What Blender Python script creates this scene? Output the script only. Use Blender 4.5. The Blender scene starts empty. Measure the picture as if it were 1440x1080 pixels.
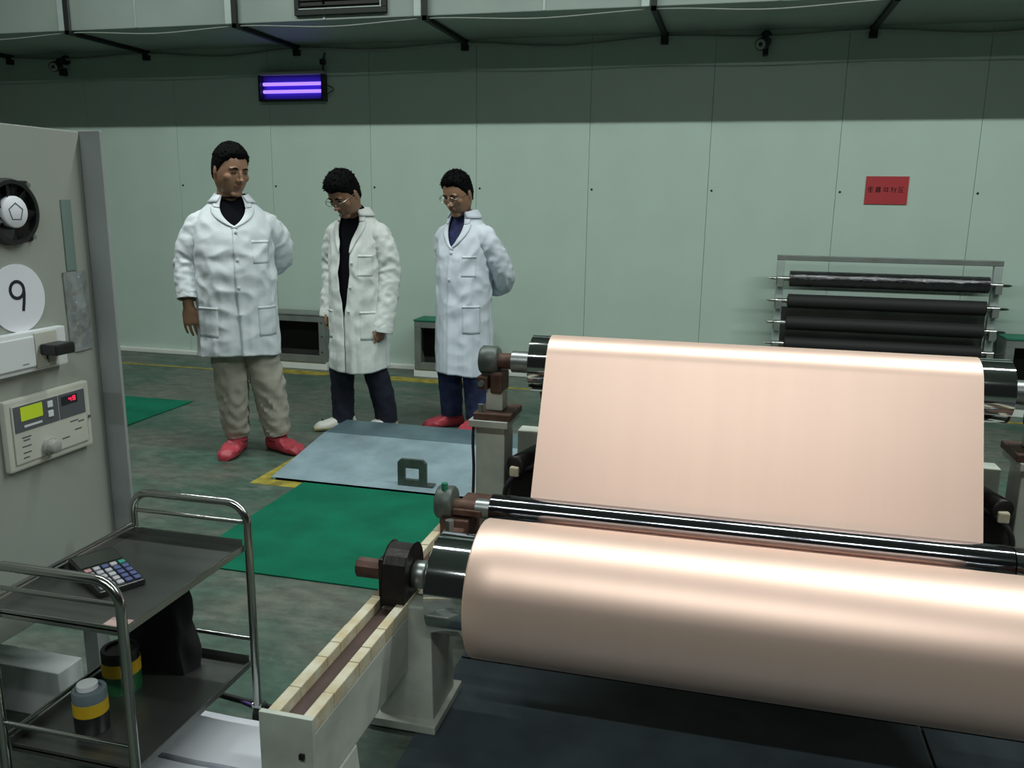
import bpy, bmesh, math, random
from mathutils import Vector, Matrix, noise
random.seed(7)
PI = math.pi
scene = bpy.context.scene
COL = scene.collection

# ------------------------------------------------------------------ camera
CAM_H = 1.49
YAW, PITCH, ROLL = -0.2495, 0.2141, -0.01377
def cam_axes():
    cy, sy, cp, sp = math.cos(YAW), math.sin(YAW), math.cos(PITCH), math.sin(PITCH)
    fwd = Vector((sy*cp, cy*cp, -sp)); right = Vector((cy, -sy, 0)); down = fwd.cross(right)
    cr, sr = math.cos(ROLL), math.sin(ROLL)
    return cr*right + sr*down, -sr*right + cr*down, fwd
r_, d_, f_ = cam_axes()
cd = bpy.data.cameras.new('camera'); cam = bpy.data.objects.new('camera', cd); COL.objects.link(cam)
M3 = Matrix((r_, -d_, -f_)).transposed()
cam.matrix_world = Matrix.Translation((0, 0, CAM_H)) @ M3.to_4x4()
cd.sensor_fit = 'HORIZONTAL'; cd.sensor_width = 36; cd.lens = 1185.5/1440*36
cd.clip_start = 0.05; cd.clip_end = 100
scene.camera = cam

# ------------------------------------------------------------------ world, lamps, exposure
w = bpy.data.worlds.new('world'); scene.world = w; w.use_nodes = True
bg = w.node_tree.nodes['Background']; bg.inputs[0].default_value = (0.72, 0.84, 0.78, 1); bg.inputs[1].default_value = 0.018
scene.view_settings.view_transform = 'Standard'; scene.view_settings.look = 'None'
scene.view_settings.gamma = 1; scene.view_settings.exposure = 0.0; scene.view_settings.use_curve_mapping = False
def lamp(x, y, z, power, length=1.25, width=0.10, col=(0.93, 1.0, 0.97)):
    l = bpy.data.lights.new('ceiling_fluorescent', 'AREA'); l.shape = 'RECTANGLE'; l.size = length; l.size_y = width
    l.energy = power; l.color = col
    o = bpy.data.objects.new('ceiling_fluorescent', l); COL.objects.link(o); o.location = (x, y, z)
    return o
# two rows of ceiling fluorescents, both parallel to the back wall
for x, p in ((-5.05, 52), (-3.6, 54), (-2.15, 42), (-0.7, 34), (0.75, 42), (2.2, 54), (3.65, 74)): lamp(x, 3.3, 4.7, p)
for x in (-1.6, 0.0, 1.6): lamp(x, -1.75, 4.7, 46)

# ------------------------------------------------------------------ materials
MATS = {}
def mat(name, base, rough=0.5, metal=0.0, var=0.0, vscale=6.0, bump=0.0, bscale=40.0, col2=None, emit=None, es=0.0, spec=None, stretch=None, trans=0.0, aniso=None):
    if name in MATS: return MATS[name]
    m = bpy.data.materials.new(name); m.use_nodes = True; nt = m.node_tree; N = nt.nodes; L = nt.links
    b = N['Principled BSDF']
    b.inputs['Base Color'].default_value = (*base, 1); b.inputs['Roughness'].default_value = rough; b.inputs['Metallic'].default_value = metal
    if spec is not None: b.inputs['Specular IOR Level'].default_value = spec
    if trans: b.inputs['Transmission Weight'].default_value = trans
    if emit: b.inputs['Emission Color'].default_value = (*emit, 1); b.inputs['Emission Strength'].default_value = es
    tc = N.new('ShaderNodeTexCoord'); mp = N.new('ShaderNodeMapping'); L.new(tc.outputs['Object'], mp.inputs[0])
    if stretch: mp.inputs['Scale'].default_value = stretch
    if var or col2:
        n = N.new('ShaderNodeTexNoise'); n.inputs['Scale'].default_value = vscale; n.inputs['Detail'].default_value = 6
        L.new(mp.outputs[0], n.inputs['Vector'])
        r = N.new('ShaderNodeValToRGB'); r.color_ramp.elements[0].position = 0.35; r.color_ramp.elements[1].position = 0.68
        if col2: c0, c1 = base, col2
        else: c0 = tuple(max(0, c*(1-var)) for c in base); c1 = tuple(min(1, c*(1+var)) for c in base)
        r.color_ramp.elements[0].color = (*c0, 1); r.color_ramp.elements[1].color = (*c1, 1)
        L.new(n.outputs['Fac'], r.inputs[0]); L.new(r.outputs[0], b.inputs['Base Color'])
    if bump:
        n2 = N.new('ShaderNodeTexNoise'); n2.inputs['Scale'].default_value = bscale; n2.inputs['Detail'].default_value = 5
        L.new(mp.outputs[0], n2.inputs['Vector'])
        bp = N.new('ShaderNodeBump'); bp.inputs['Strength'].default_value = bump; bp.inputs['Distance'].default_value = 0.01
        L.new(n2.outputs['Fac'], bp.inputs['Height']); L.new(bp.outputs[0], b.inputs['Normal'])
    MATS[name] = m; return m

def floor_material():
    m = bpy.data.materials.new('worn_green_concrete'); m.use_nodes = True; nt = m.node_tree; N = nt.nodes; L = nt.links
    b = N['Principled BSDF']; tc = N.new('ShaderNodeTexCoord')
    def nz(scale, det, mpscale, rough=0.6):
        mp = N.new('ShaderNodeMapping'); mp.inputs['Scale'].default_value = mpscale; L.new(tc.outputs['Object'], mp.inputs[0])
        n = N.new('ShaderNodeTexNoise'); n.inputs['Scale'].default_value = scale; n.inputs['Detail'].default_value = det
        n.inputs['Roughness'].default_value = rough; L.new(mp.outputs[0], n.inputs['Vector']); return n
    def ramp(src, p0, c0, p1, c1):
        r = N.new('ShaderNodeValToRGB'); r.color_ramp.elements[0].position = p0; r.color_ramp.elements[1].position = p1
        r.color_ramp.elements[0].color = (*c0, 1); r.color_ramp.elements[1].color = (*c1, 1); L.new(src, r.inputs[0]); return r
    def mix(f, a, c, typ='MIX'):
        x = N.new('ShaderNodeMix'); x.data_type = 'RGBA'; x.blend_type = typ
        if isinstance(f, float): x.inputs[0].default_value = f
        else: L.new(f, x.inputs[0])
        L.new(a, x.inputs[6]); L.new(c, x.inputs[7]); return x.outputs[2]
    big = ramp(nz(1.1, 5, (1, 1.6, 1)).outputs['Fac'], 0.42, (0.105, 0.118, 0.098), 0.58, (0.050, 0.098, 0.074))
    fine = ramp(nz(9, 8, (1, 1.8, 1), 0.7).outputs['Fac'], 0.3, (0.55, 0.55, 0.55), 0.72, (1.45, 1.4, 1.35))
    c = mix(1.0, big.outputs[0], fine.outputs[0], 'MULTIPLY')
    pale = N.new('ShaderNodeRGB'); pale.outputs[0].default_value = (0.20, 0.21, 0.18, 1)
    wear = ramp(nz(3.2, 9, (1, 2.2, 1), 0.75).outputs['Fac'], 0.56, (0, 0, 0), 0.72, (0.75, 0.75, 0.75))
    c = mix(wear.outputs[0], c, pale.outputs[0]); L.new(c, b.inputs['Base Color'])
    rr = ramp(nz(5, 5, (1, 1, 1)).outputs['Fac'], 0.3, (0.33, 0.33, 0.33), 0.7, (0.6, 0.6, 0.6)); L.new(rr.outputs[0], b.inputs['Roughness'])
    bp = N.new('ShaderNodeBump'); bp.inputs['Strength'].default_value = 0.12; bp.inputs['Distance'].default_value = 0.01
    L.new(nz(30, 6, (1, 1, 1)).outputs['Fac'], bp.inputs['Height']); L.new(bp.outputs[0], b.inputs['Normal'])
    return m

M_floor = floor_material()
M_wall = mat('painted_wall_panel', (0.475, 0.60, 0.52), 0.45, var=0.03, vscale=2.5, bump=0.03, bscale=8)
M_joint = mat('panel_joint', (0.22, 0.27, 0.24), 0.8)
M_ceil = mat('ceiling_board', (0.42, 0.45, 0.42), 0.8, var=0.05)
M_skirt = mat('white_skirting', (0.72, 0.76, 0.70), 0.4, var=0.05)
M_yellow = mat('yellow_floor_paint', (0.28, 0.235, 0.03), 0.7, var=0.4, vscale=14)
M_mat = mat('green_rubber_mat', (0.002, 0.125, 0.068), 0.9, var=0.14, vscale=5, bump=0.2, bscale=160, spec=0.2)
M_plate = mat('blue_grey_steel_plate', (0.30, 0.41, 0.46), 0.38, 0.35, var=0.16, vscale=7, bump=0.04, bscale=25)
M_plate2 = mat('darker_steel_plate', (0.12, 0.19, 0.22), 0.45, 0.3, var=0.14, vscale=7)  # steel of the level step plate, a darker tone than the ramp plate
M_dplate = mat('shade_dark_steel_plate', (0.060, 0.080, 0.095), 0.45, 0.2, var=0.25, vscale=5)  # base dulled to stand in for shade cast under the copper roll
M_duct = mat('duct_sheet', (0.285, 0.345, 0.31), 0.55, 0.1, var=0.10, vscale=1.6, bump=0.05, bscale=4)
M_ductu = mat('duct_flange', (0.42, 0.50, 0.47), 0.45, 0.2, var=0.08)
M_angle = mat('dark_angle_iron', (0.018, 0.022, 0.020), 0.6, 0.3)
M_cable = mat('pale_cable', (0.30, 0.33, 0.30), 0.6)
M_black = mat('black_plastic', (0.010, 0.011, 0.012), 0.38)
M_rubber = mat('black_rubber', (0.012, 0.012, 0.013), 0.7)
M_darkhole = mat('dark_interior', (0.03, 0.032, 0.028), 0.8)
M_galv = mat('galvanised_frame', (0.20, 0.225, 0.205), 0.5, 0.3, var=0.12, vscale=9)
M_greentop = mat('green_board', (0.010, 0.16, 0.09), 0.6, var=0.1)
M_copper = mat('matte_copper_foil', (0.97, 0.705, 0.59), 0.445, 0.65, var=0.012, vscale=3, stretch=(6, 0.3, 0.3))
M_chrome = mat('chrome', (0.62, 0.64, 0.66), 0.07, 1.0)
M_dchrome = mat('dark_chrome', (0.26, 0.265, 0.29), 0.10, 1.0)
M_steel = mat('turned_steel', (0.34, 0.37, 0.36), 0.35, 0.9, var=0.15, vscale=20)
M_rust = mat('rusty_steel', (0.075, 0.035, 0.024), 0.6, 0.35, col2=(0.13, 0.075, 0.055), vscale=22, bump=0.2, bscale=60)
M_iron = mat('oily_cast_iron', (0.018, 0.015, 0.014), 0.45, 0.4, var=0.3, vscale=18, bump=0.2, bscale=50)
M_gcast = mat('green_grey_casting', (0.085, 0.105, 0.092), 0.45, 0.3, var=0.2, vscale=16)
M_cream = mat('cream_machine_paint', (0.44, 0.47, 0.41), 0.5, var=0.16, vscale=8, bump=0.05, bscale=20)
M_creamstrip = mat('chipped_cream_strip', (0.48, 0.40, 0.24), 0.6, col2=(0.60, 0.58, 0.46), vscale=16, bump=0.3, bscale=40)
M_brown = mat('brown_rail_channel', (0.070, 0.040, 0.034), 0.5, var=0.2, vscale=10)
M_cab = mat('cabinet_paint', (0.34, 0.37, 0.33), 0.42, var=0.04, vscale=3)
M_cabg = mat('grey_corner_post', (0.30, 0.325, 0.325), 0.5, var=0.10, vscale=4)
M_meter = mat('ivory_plastic', (0.56, 0.57, 0.50), 0.45, var=0.04)
M_white = mat('white_plastic', (0.72, 0.76, 0.77), 0.4)
M_paper = mat('white_paper', (0.66, 0.68, 0.74), 0.7, var=0.03)
M_lilac = mat('sign_disc', (0.80, 0.82, 0.88), 0.5)
M_ink = mat('black_ink', (0.012, 0.012, 0.02), 0.6)
M_greydisp = mat('grey_display_panel', (0.10, 0.11, 0.125), 0.35)
M_lcd = mat('lcd_screen', (0.30, 0.40, 0.02), 0.4, emit=(0.45, 0.62, 0.02), es=0.30)
M_led = mat('red_led', (0.5, 0.02, 0.05), 0.4, emit=(1.0, 0.03, 0.10), es=1.2)
M_knob = mat('knob_grey', (0.36, 0.37, 0.34), 0.4)
M_stain = mat('stainless_tube', (0.42, 0.43, 0.41), 0.20, 1.0)
M_tray = mat('stainless_tray', (0.20, 0.21, 0.20), 0.32, 0.9, var=0.15, vscale=4)
M_film = mat('clear_film', (0.34, 0.38, 0.38), 0.12, 0.35, var=0.15, vscale=20, bump=0.8, bscale=30)
M_tint = mat('green_tinted_strip', (0.17, 0.24, 0.22), 0.25)
M_sign = mat('red_sign', (0.42, 0.035, 0.04), 0.5)
M_signink = mat('dark_red_ink', (0.13, 0.008, 0.012), 0.6)
M_uvh = mat('lamp_housing', (0.02, 0.02, 0.035), 0.4)
M_uvcap = mat('lamp_top_rail', (0.35, 0.36, 0.34), 0.4)
M_uvback = mat('lamp_reflector', (0.10, 0.06, 0.55), 0.4)
M_uv = mat('violet_tube', (0.4, 0.25, 1.0), 0.4, emit=(0.34, 0.19, 1.0), es=1.6)
M_skin = None
M_hair = mat('black_hair', (0.0035, 0.0035, 0.004), 0.8, spec=0.08)
M_coat = mat('white_coat_cotton', (0.66, 0.71, 0.74), 0.75, var=0.03, vscale=6, bump=0.25, bscale=22)
M_coat2 = mat('offwhite_coat_cotton', (0.66, 0.70, 0.67), 0.75, var=0.04, vscale=7, bump=0.3, bscale=24)
M_coat3 = mat('bluish_coat_cotton', (0.65, 0.71, 0.78), 0.75, var=0.03, vscale=6, bump=0.2, bscale=18)
M_seam = mat('seam_thread', (0.46, 0.52, 0.58), 0.8)
M_shirt = mat('black_knit', (0.004, 0.004, 0.007), 0.9, spec=0.1)
M_navy = mat('navy_shirt', (0.012, 0.020, 0.085), 0.8, var=0.5, vscale=30)
M_khaki = mat('khaki_cotton', (0.36, 0.34, 0.28), 0.85, var=0.05, vscale=10, bump=0.3, bscale=28)
M_jean = mat('dark_navy_denim', (0.006, 0.009, 0.022), 0.85, var=0.3, vscale=14, bump=0.2, bscale=30)
M_jean2 = mat('blue_denim', (0.016, 0.026, 0.085), 0.85, var=0.45, vscale=12, bump=0.2, bscale=30)
M_redcov = mat('red_shoe_cover', (0.40, 0.045, 0.065), 0.5, var=0.15, vscale=14, bump=0.5, bscale=26)
M_sneak = mat('white_sneaker', (0.66, 0.66, 0.60), 0.6)
M_sole = mat('yellowed_sole', (0.52, 0.48, 0.25), 0.6)
M_lens = mat('spectacle_metal', (0.35, 0.33, 0.30), 0.25, 0.9)

# ------------------------------------------------------------------ mesh toolkit
class MB:
    def __init__(s): s.v = []; s.f = []
    def add(s, v, f):
        o = len(s.v); s.v += [tuple(p) for p in v]; s.f += [tuple(i+o for i in q) for q in f]; return s
    def box(s, lo, hi, mtx=None):
        x0, y0, z0 = lo; x1, y1, z1 = hi
        v = [Vector(p) for p in ((x0,y0,z0),(x1,y0,z0),(x1,y1,z0),(x0,y1,z0),(x0,y0,z1),(x1,y0,z1),(x1,y1,z1),(x0,y1,z1))]
        if mtx: v = [mtx @ p for p in v]
        return s.add(v, [(0,3,2,1),(4,5,6,7),(0,1,5,4),(1,2,6,5),(2,3,7,6),(3,0,4,7)])
    def hexa(s, pts):   # 8 corner points, bottom ring then top ring
        return s.add(pts, [(0,3,2,1),(4,5,6,7),(0,1,5,4),(1,2,6,5),(2,3,7,6),(3,0,4,7)])
    def lathe(s, prof, p0, axis, n=32):   # prof: (t along axis, radius); closed at ends where radius is 0
        axis = Vector(axis).normalized(); p0 = Vector(p0)
        a = axis.orthogonal().normalized(); b = axis.cross(a)
        v = []; f = []
        for t, r in prof:
            for k in range(n):
                an = 2*PI*k/n; v.append(p0 + axis*t + (a*math.cos(an) + b*math.sin(an))*r)
        for i in range(len(prof)-1):
            for k in range(n): f.append((i*n+k, i*n+(k+1) % n, (i+1)*n+(k+1) % n, (i+1)*n+k))
        if prof[0][1] > 1e-6: f.append(tuple(range(n))[::-1])
        if prof[-1][1] > 1e-6: f.append(tuple((len(prof)-1)*n+k for k in range(n)))
        return s.add(v, f)
    def cyl(s, p0, p1, r, n=24, bev=0.0):
        p0 = Vector(p0); p1 = Vector(p1); L = (p1-p0).length
        pr = [(0, r), (L, r)] if not bev else [(0, r-bev), (bev, r), (L-bev, r), (L, r-bev)]
        return s.lathe(pr, p0, p1-p0, n)
    def tube(s, path, rad, n=16, steps=0, disp=None, cap=True, up=None):
        P, R = resample(path, rad, steps)
        v = []; f = []; t0 = None; a = None
        tot = sum((P[i+1]-P[i]).length for i in range(len(P)-1)) or 1; acc = 0
        for i, p in enumerate(P):
            t = (P[min(i+1, len(P)-1)] - P[max(i-1, 0)]).normalized()
            if a is None:
                a = (Vector(up) - t*Vector(up).dot(t)).normalized() if up else t.orthogonal().normalized()
            else: a = (a - t*a.dot(t)).normalized()
            b = t.cross(a)
            if i: acc += (P[i]-P[i-1]).length
            ra, rb = R[i] if isinstance(R[i], (tuple, list)) else (R[i], R[i])
            for k in range(n):
                an = 2*PI*k/n; d = disp(acc, acc/tot, an) if disp else 0.0
                v.append(p + a*math.cos(an)*(ra+d) + b*math.sin(an)*(rb+d))
        m = len(P)
        for i in range(m-1):
            for k in range(n): f.append((i*n+k, i*n+(k+1) % n, (i+1)*n+(k+1) % n, (i+1)*n+k))
        if cap: f.append(tuple(range(n))[::-1]); f.append(tuple((m-1)*n+k for k in range(n)))
        return s.add(v, f)
    def ell(s, c, r, nu=20, nv=12, mtx=None):
        c = Vector(c); v = []; f = []
        for i in range(nv+1):
            th = PI*i/nv
            for k in range(nu):
                ph = 2*PI*k/nu; p = Vector((r[0]*math.sin(th)*math.cos(ph), r[1]*math.sin(th)*math.sin(ph), r[2]*math.cos(th)))
                if mtx: p = mtx @ p
                v.append(c+p)
        for i in range(nv):
            for k in range(nu): f.append((i*nu+k, (i+1)*nu+k, (i+1)*nu+(k+1) % nu, i*nu+(k+1) % nu))
        return s.add(v, f)
    def xf(s, m): s.v = [tuple(m @ Vector(p)) for p in s.v]; return s
    def build(s, name, material, parent=None, smooth=False, bevel=0.0, origin=None, weld=True):
        me = bpy.data.meshes.new(name)
        if origin is not None and parent is None: me.from_pydata([tuple(Vector(p)-Vector(origin)) for p in s.v], [], s.f)
        else: me.from_pydata(s.v, [], s.f)
        bm = bmesh.new(); bm.from_mesh(me)
        if weld: bmesh.ops.remove_doubles(bm, verts=bm.verts, dist=1e-5)
        if bevel:
            bmesh.ops.bevel(bm, geom=[e for e in bm.edges if len(e.link_faces) == 2 and e.calc_face_angle(0) > 0.6], offset=bevel, segments=2, profile=0.6, affect='EDGES')
        bmesh.ops.recalc_face_normals(bm, faces=bm.faces); bm.to_mesh(me); bm.free()
        if smooth:
            me.polygons.foreach_set('use_smooth', [True]*len(me.polygons))
            try: me.set_sharp_from_angle(angle=math.radians(48))
            except Exception: pass
        o = bpy.data.objects.new(name, me); COL.objects.link(o)
        if material: me.materials.append(material)
        if parent: attach(o, parent)
        elif origin is not None: o.location = origin
        return o
WORLD_OFF = {}
def attach(o, parent):
    o.parent = parent
    off = WORLD_OFF.get(parent.name)
    if off is not None: o.matrix_parent_inverse = Matrix.Translation(-off)
def resample(path, rad, steps):
    P = [Vector(p) for p in path]; R = list(rad) if isinstance(rad, (list, tuple)) and len(rad) == len(P) else [rad]*len(P)
    if not steps: return P, R
    def cr(a, b, c, d, t): return 0.5*((2*b) + (c-a)*t + (2*a-5*b+4*c-d)*t*t + (3*b-a-3*c+d)*t**3)
    oP, oR = [], []; n = len(P)
    for k in range(steps+1):
        u = k/steps*(n-1); i = min(int(u), n-2); t = u-i
        i0, i3 = max(i-1, 0), min(i+2, n-1)
        oP.append(cr(P[i0], P[i], P[i+1], P[i3], t)); a, b = R[i], R[i+1]; tt = t*t*(3-2*t)
        if isinstance(a, (tuple, list)): oR.append(tuple(x+(y-x)*tt for x, y in zip(a, b)))
        else: oR.append(a+(b-a)*tt)
    return oP, oR
def thing(name, label, cat, loc=(0, 0, 0), group=None, rotz=0.0, local=False):
    o = bpy.data.objects.new(name, None); COL.objects.link(o); o.location = loc; o.empty_display_size = 0.1
    o.rotation_euler = (0, 0, rotz)
    o['label'] = label; o['category'] = cat
    if group: o['group'] = group
    if not local: WORLD_OFF[o.name] = Vector(loc)     # its parts are written in room coordinates
    return o
def tag(o, label, cat, group=None, kind=None):
    o['label'] = label; o['category'] = cat
    if group: o['group'] = group
    if kind: o['kind'] = kind
    return o
def struct(o): o['kind'] = 'structure'; return o
def part(name, m, parent, lo, hi, bevel=0.0): return MB().box(lo, hi).build(name, m, parent, bevel=bevel)

# ------------------------------------------------------------------ the room
WY = 6.984
fl = struct(MB().box((-10, -4, -0.1), (7, WY+0.2, 0)).build('floor', M_floor)); fl['label'] = 'worn grey-green concrete floor'
wb = struct(MB().box((-10, WY+0.006, 0), (7, WY+0.2, 5.2)).build('wall_back', M_joint)); wb['label'] = 'pale green wall of tall insulated panels'
x = -1.162 - 0.951*9; px = []
while x < 7: px.append(x); x += 0.951
pm = None
for i, x in enumerate(px):
    if x+0.951 < -10 or x > 6.3: continue
    if pm is None:
        o = MB().box((0.0012, 0, 0.0), (0.9498, 0.012, 5.15)).build('panel', M_wall, wb, bevel=0.002); pm = o.data
    else:
        o = bpy.data.objects.new('panel', pm); COL.objects.link(o); o.parent = wb
    o.location = (x, WY-0.004, 0.0)
sm = None
for x in px:
    if x < -6: continue
    if sm is None:
        o = MB().lathe([(0, 0.009), (0.004, 0.008), (0.006, 0)], (0, 0, 0), (0, -1, 0), 10).build('screw', M_angle, wb); sm = o.data
    else:
        o = bpy.data.objects.new('screw', sm); COL.objects.link(o); o.parent = wb
    o.location = (x+0.03, WY-0.004, 1.588)
struct(MB().box((-10, -4, 5.2), (7, WY+0.2, 5.3)).build('ceiling', M_ceil))
struct(MB().box((-10, WY-0.05, 0), (7, WY-0.005, 0.045)).build('baseboard_back', M_skirt, bevel=0.01))

def yline(x0, y0, x1, y1, label, z=0.0012):
    return tag(MB().box((x0, y0, 0.0), (x1, y1, z)).build('floor_line', M_yellow), label, 'floor marking')
yline(-3.99, 6.46, -3.30, 6.62, 'faded yellow band on the floor before the vent box without a lid')
yline(-9, 6.40, -4.0, 6.445, 'thin faded yellow line on the floor along the wall at far left')
yline(-2.75, 6.46, -1.9, 6.62, 'faded yellow band on the floor behind the rightmost man')
yline(-1.85, 6.46, 3.5, 6.515, 'thin yellow line on the floor behind the tall roller stand')
yline(-2.405, 3.80, -2.335, 4.85, 'yellow line painted along the left edge of the steel plates')
yline(-2.335, 3.80, -2.135, 3.885, 'short yellow line at the near left corner of the sloping steel plate')

# ------------------------------------------------------------------ overhead duct
DY, DZ = 6.05, 2.765
du = thing('air_duct', 'grey sheet metal air duct running along the top of the wall', 'duct', (-2, DY, DZ))
bx_ = [-9.7, -8.2, -6.7, -5.212, -3.719, -2.208, -0.60, 0.895, 2.4, 3.9, 5.4]
for i in range(len(bx_)-1):
    part('duct_section', M_duct, du, (bx_[i]+0.006, DY, DZ), (bx_[i+1]-0.006, WY-0.006, DZ+0.62), 0.006)
for x in bx_[1:-1]:
    part('flange', M_ductu, du, (x-0.085, DY-0.028, DZ-0.004), (x-0.030, DY+0.002, DZ+0.63), 0.004)
for x in (-4.6, -3.0, -1.35, 0.2):
    part('seam_strip', M_ductu, du, (x-0.008, DY-0.006, DZ+0.004), (x+0.008, DY+0.002, DZ+0.61))
for x, lb in zip(bx_[2:8], ('leftmost dark iron bracket under the duct, cut off by the picture edge', 'dark iron bracket under the duct above the left cabinet',
        'dark iron bracket under the duct beside the violet lamp', 'dark iron bracket under the duct above the rightmost man',
        'dark iron bracket under the duct left of the wall camera at right', 'dark iron bracket under the duct above the red sign')):
    t = thing('duct_bracket', lb, 'bracket', (x, WY-0.01, DZ-0.06), 'iron brackets under the duct')
    part('arm', M_angle, t, (x-0.018, DY-0.04, DZ-0.034), (x+0.018, WY-0.008, DZ-0.004))
    part('upright', M_angle, t, (x-0.020, DY-0.04, DZ-0.034), (x+0.020, DY-0.032, DZ+0.62))
    part('wall_plate', M_angle, t, (x-0.028, WY-0.045, DZ-0.085), (x+0.028, WY-0.006, DZ-0.004))
# grille on the duct
g = thing('duct_grille', 'dark air outlet grille on the front of the duct', 'vent', (-2.86, DY, 2.8))
part('frame', M_angle, g, (-3.225, DY-0.030, 2.797), (-2.50, DY-0.001, 2.835), 0.004); part('frame', M_angle, g, (-3.225, DY-0.030, 3.08), (-2.50, DY-0.001, 3.11), 0.004)
part('frame', M_angle, g, (-3.225, DY-0.030, 2.836), (-3.19, DY-0.001, 3.079), 0.004); part('frame', M_angle, g, (-2.535, DY-0.030, 2.836), (-2.50, DY-0.001, 3.079), 0.004)
part('inner_rim', M_ductu, g, (-3.188, DY-0.034, 2.836), (-2.537, DY-0.024, 2.842)); part('inner_rim', M_ductu, g, (-2.547, DY-0.034, 2.843), (-2.540, DY-0.024, 3.078))
part('back', M_darkhole, g, (-3.188, DY-0.006, 2.836), (-2.537, DY-0.002, 3.078))
for k in range(6): part('louvre', M_angle, g, (-3.187, DY-0.020, 2.862+k*0.036), (-2.548, DY-0.008, 2.868+k*0.036))
# cables sagging under the duct
def cable(name, label, pts, r, m=M_cable, steps=60):
    return tag(MB().tube(pts, r, 8, steps).build(name, m, smooth=True), label, 'cable')
cp = []
for i in range(2, len(bx_)-2):
    cp += [(bx_[i], WY-0.03, DZ-0.03), ((bx_[i]+bx_[i+1])/2, WY-0.03, DZ-0.055-0.02*(i % 2))]
cable('wall_cable', 'pale cable sagging along the wall just under the duct', cp, 0.011, steps=140)
cp = []
for i in range(2, len(bx_)-2):
    cp += [(bx_[i]+0.03, DY+0.02, DZ-0.012), ((bx_[i]+bx_[i+1])/2, DY+0.05, DZ-0.035)]
cable('duct_cable', 'thin pale cable strung under the front edge of the duct', cp, 0.005, steps=140)

# ------------------------------------------------------------------ violet insect lamp
u = thing('insect_lamp', 'violet glowing twin tube insect lamp mounted high on the wall', 'lamp', (-3.755, WY, 2.3))
part('housing', M_uvh, u, (-4.06, 6.90, 2.305), (-3.455, 6.974, 2.32)); part('housing_back', M_uvback, u, (-4.045, 6.955, 2.32), (-3.47, 6.974, 2.515))
part('end_cap', M_uvh, u, (-4.065, 6.895, 2.305), (-4.046, 6.975, 2.52)); part('end_cap', M_uvh, u, (-3.469, 6.895, 2.305), (-3.45, 6.975, 2.52))
part('top_rail', M_uvcap, u, (-4.065, 6.895, 2.52), (-3.45, 6.975, 2.545), 0.004)
for z in (2.385, 2.447): MB().cyl((-4.03, 6.925, z), (-3.485, 6.925, z), 0.014, 14).build('tube', M_uv, u, smooth=True)
MB().tube([(-3.47, 6.95, 2.545), (-3.475, 6.955, 2.62), (-3.46, 6.965, 2.70)], 0.006, 8, 10).build('power_cord', M_rubber, u, smooth=True)
part('plug', M_black, u, (-3.495, 6.93, 2.60), (-3.455, 6.974, 2.645), 0.006)
MB().tube([(-3.45, 6.93, 2.44), (-3.37, 6.93, 2.40), (-3.45, 6.93, 2.35)], 0.004, 8, 12).build('side_loop', M_black, u, smooth=True)

# ------------------------------------------------------------------ wall cameras
def wall_camera(x, z, label, sx):
    t = thing('security_camera', label, 'camera', (x, WY, z), 'wall cameras')
    MB().tube([(x, WY-0.008, z+0.055), (x, WY-0.09, z+0.05), (x+0.02*sx, WY-0.14, z+0.03)], 0.018, 10, 10).build('arm', M_black, t, smooth=True)
    MB().cyl((x, WY-0.006, z+0.055), (x, WY-0.03, z+0.055), 0.042, 18).build('mount', M_black, t, smooth=True)
    d = Vector((0.35*sx, -1, -0.30)).normalized(); p = Vector((x, WY-0.11, z))
    MB().lathe([(0, 0.030), (0.012, 0.042), (0.12, 0.045), (0.128, 0.042)], p, d, 20).build('body', M_black, t, smooth=True)
    MB().lathe([(0, 0.036), (0.004, 0.036), (0.006, 0.026)], p+d*0.127, d, 18).build('lens_ring', M_uvcap, t, smooth=True)
    MB().ell(p+d*0.130, (0.016, 0.016, 0.016)).build('lens', M_black, t, smooth=True)
    MB().box((x-0.02, WY-0.10, z-0.09), (x+0.02, WY-0.03, z-0.02)).build('junction', M_black, t, bevel=0.005)
wall_camera(0.15, 2.66, 'small black security camera under the duct at right', -1)
wall_camera(-6.08, 2.65, 'small black security camera under the duct above the left cabinet', 1)

# ------------------------------------------------------------------ red wall sign with unreadable row of characters
s = thing('wall_sign', 'small red rectangular sign with dark lettering on the wall', 'sign', (1.1, WY, 1.5))
part('board', M_sign, s, (0.948, WY-0.012, 1.501), (1.246, WY-0.0045, 1.705))
gl = {0: [(0, 0, .9, .14), (.1, .3, .8, .12), (0, .6, .9, .14), (.38, 0, .14, .95), (.05, .85, .8, .12), (.0, .3, .16, .5)],
      1: [(0, .05, .9, .16), (0, .36, .9, .16), (.05, .7, .85, .18), (.1, 0, .18, .9), (.6, 0, .18, .95), (.36, .2, .14, .8)],
      2: [(0, .2, 1, .14), (.05, .62, .9, .14), (.24, .2, .14, .8), (.64, .0, .14, .95)],
      3: [(0, .72, .5, .13), (.18, .0, .13, .9), (.0, .36, .45, .12), (.5, .62, .5, .12), (.6, .0, .13, .6), (.75, .1, .12, .6)],
      4: [(.05, .0, .13, .95), (.05, .82, .85, .13), (.05, .0, .85, .13), (.3, .25, .4, .4)]}
for k in range(5):
    mb = MB(); ox, oz, sz = 0.966+k*0.053, 1.588, 0.042
    for a, b, ww, hh in gl[k]: mb.box((ox+a*sz, WY-0.0132, oz+b*sz), (ox+(a+ww)*sz, WY-0.0119, oz+(b+hh)*sz))
    mb.build('character', M_signink, s)

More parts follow.
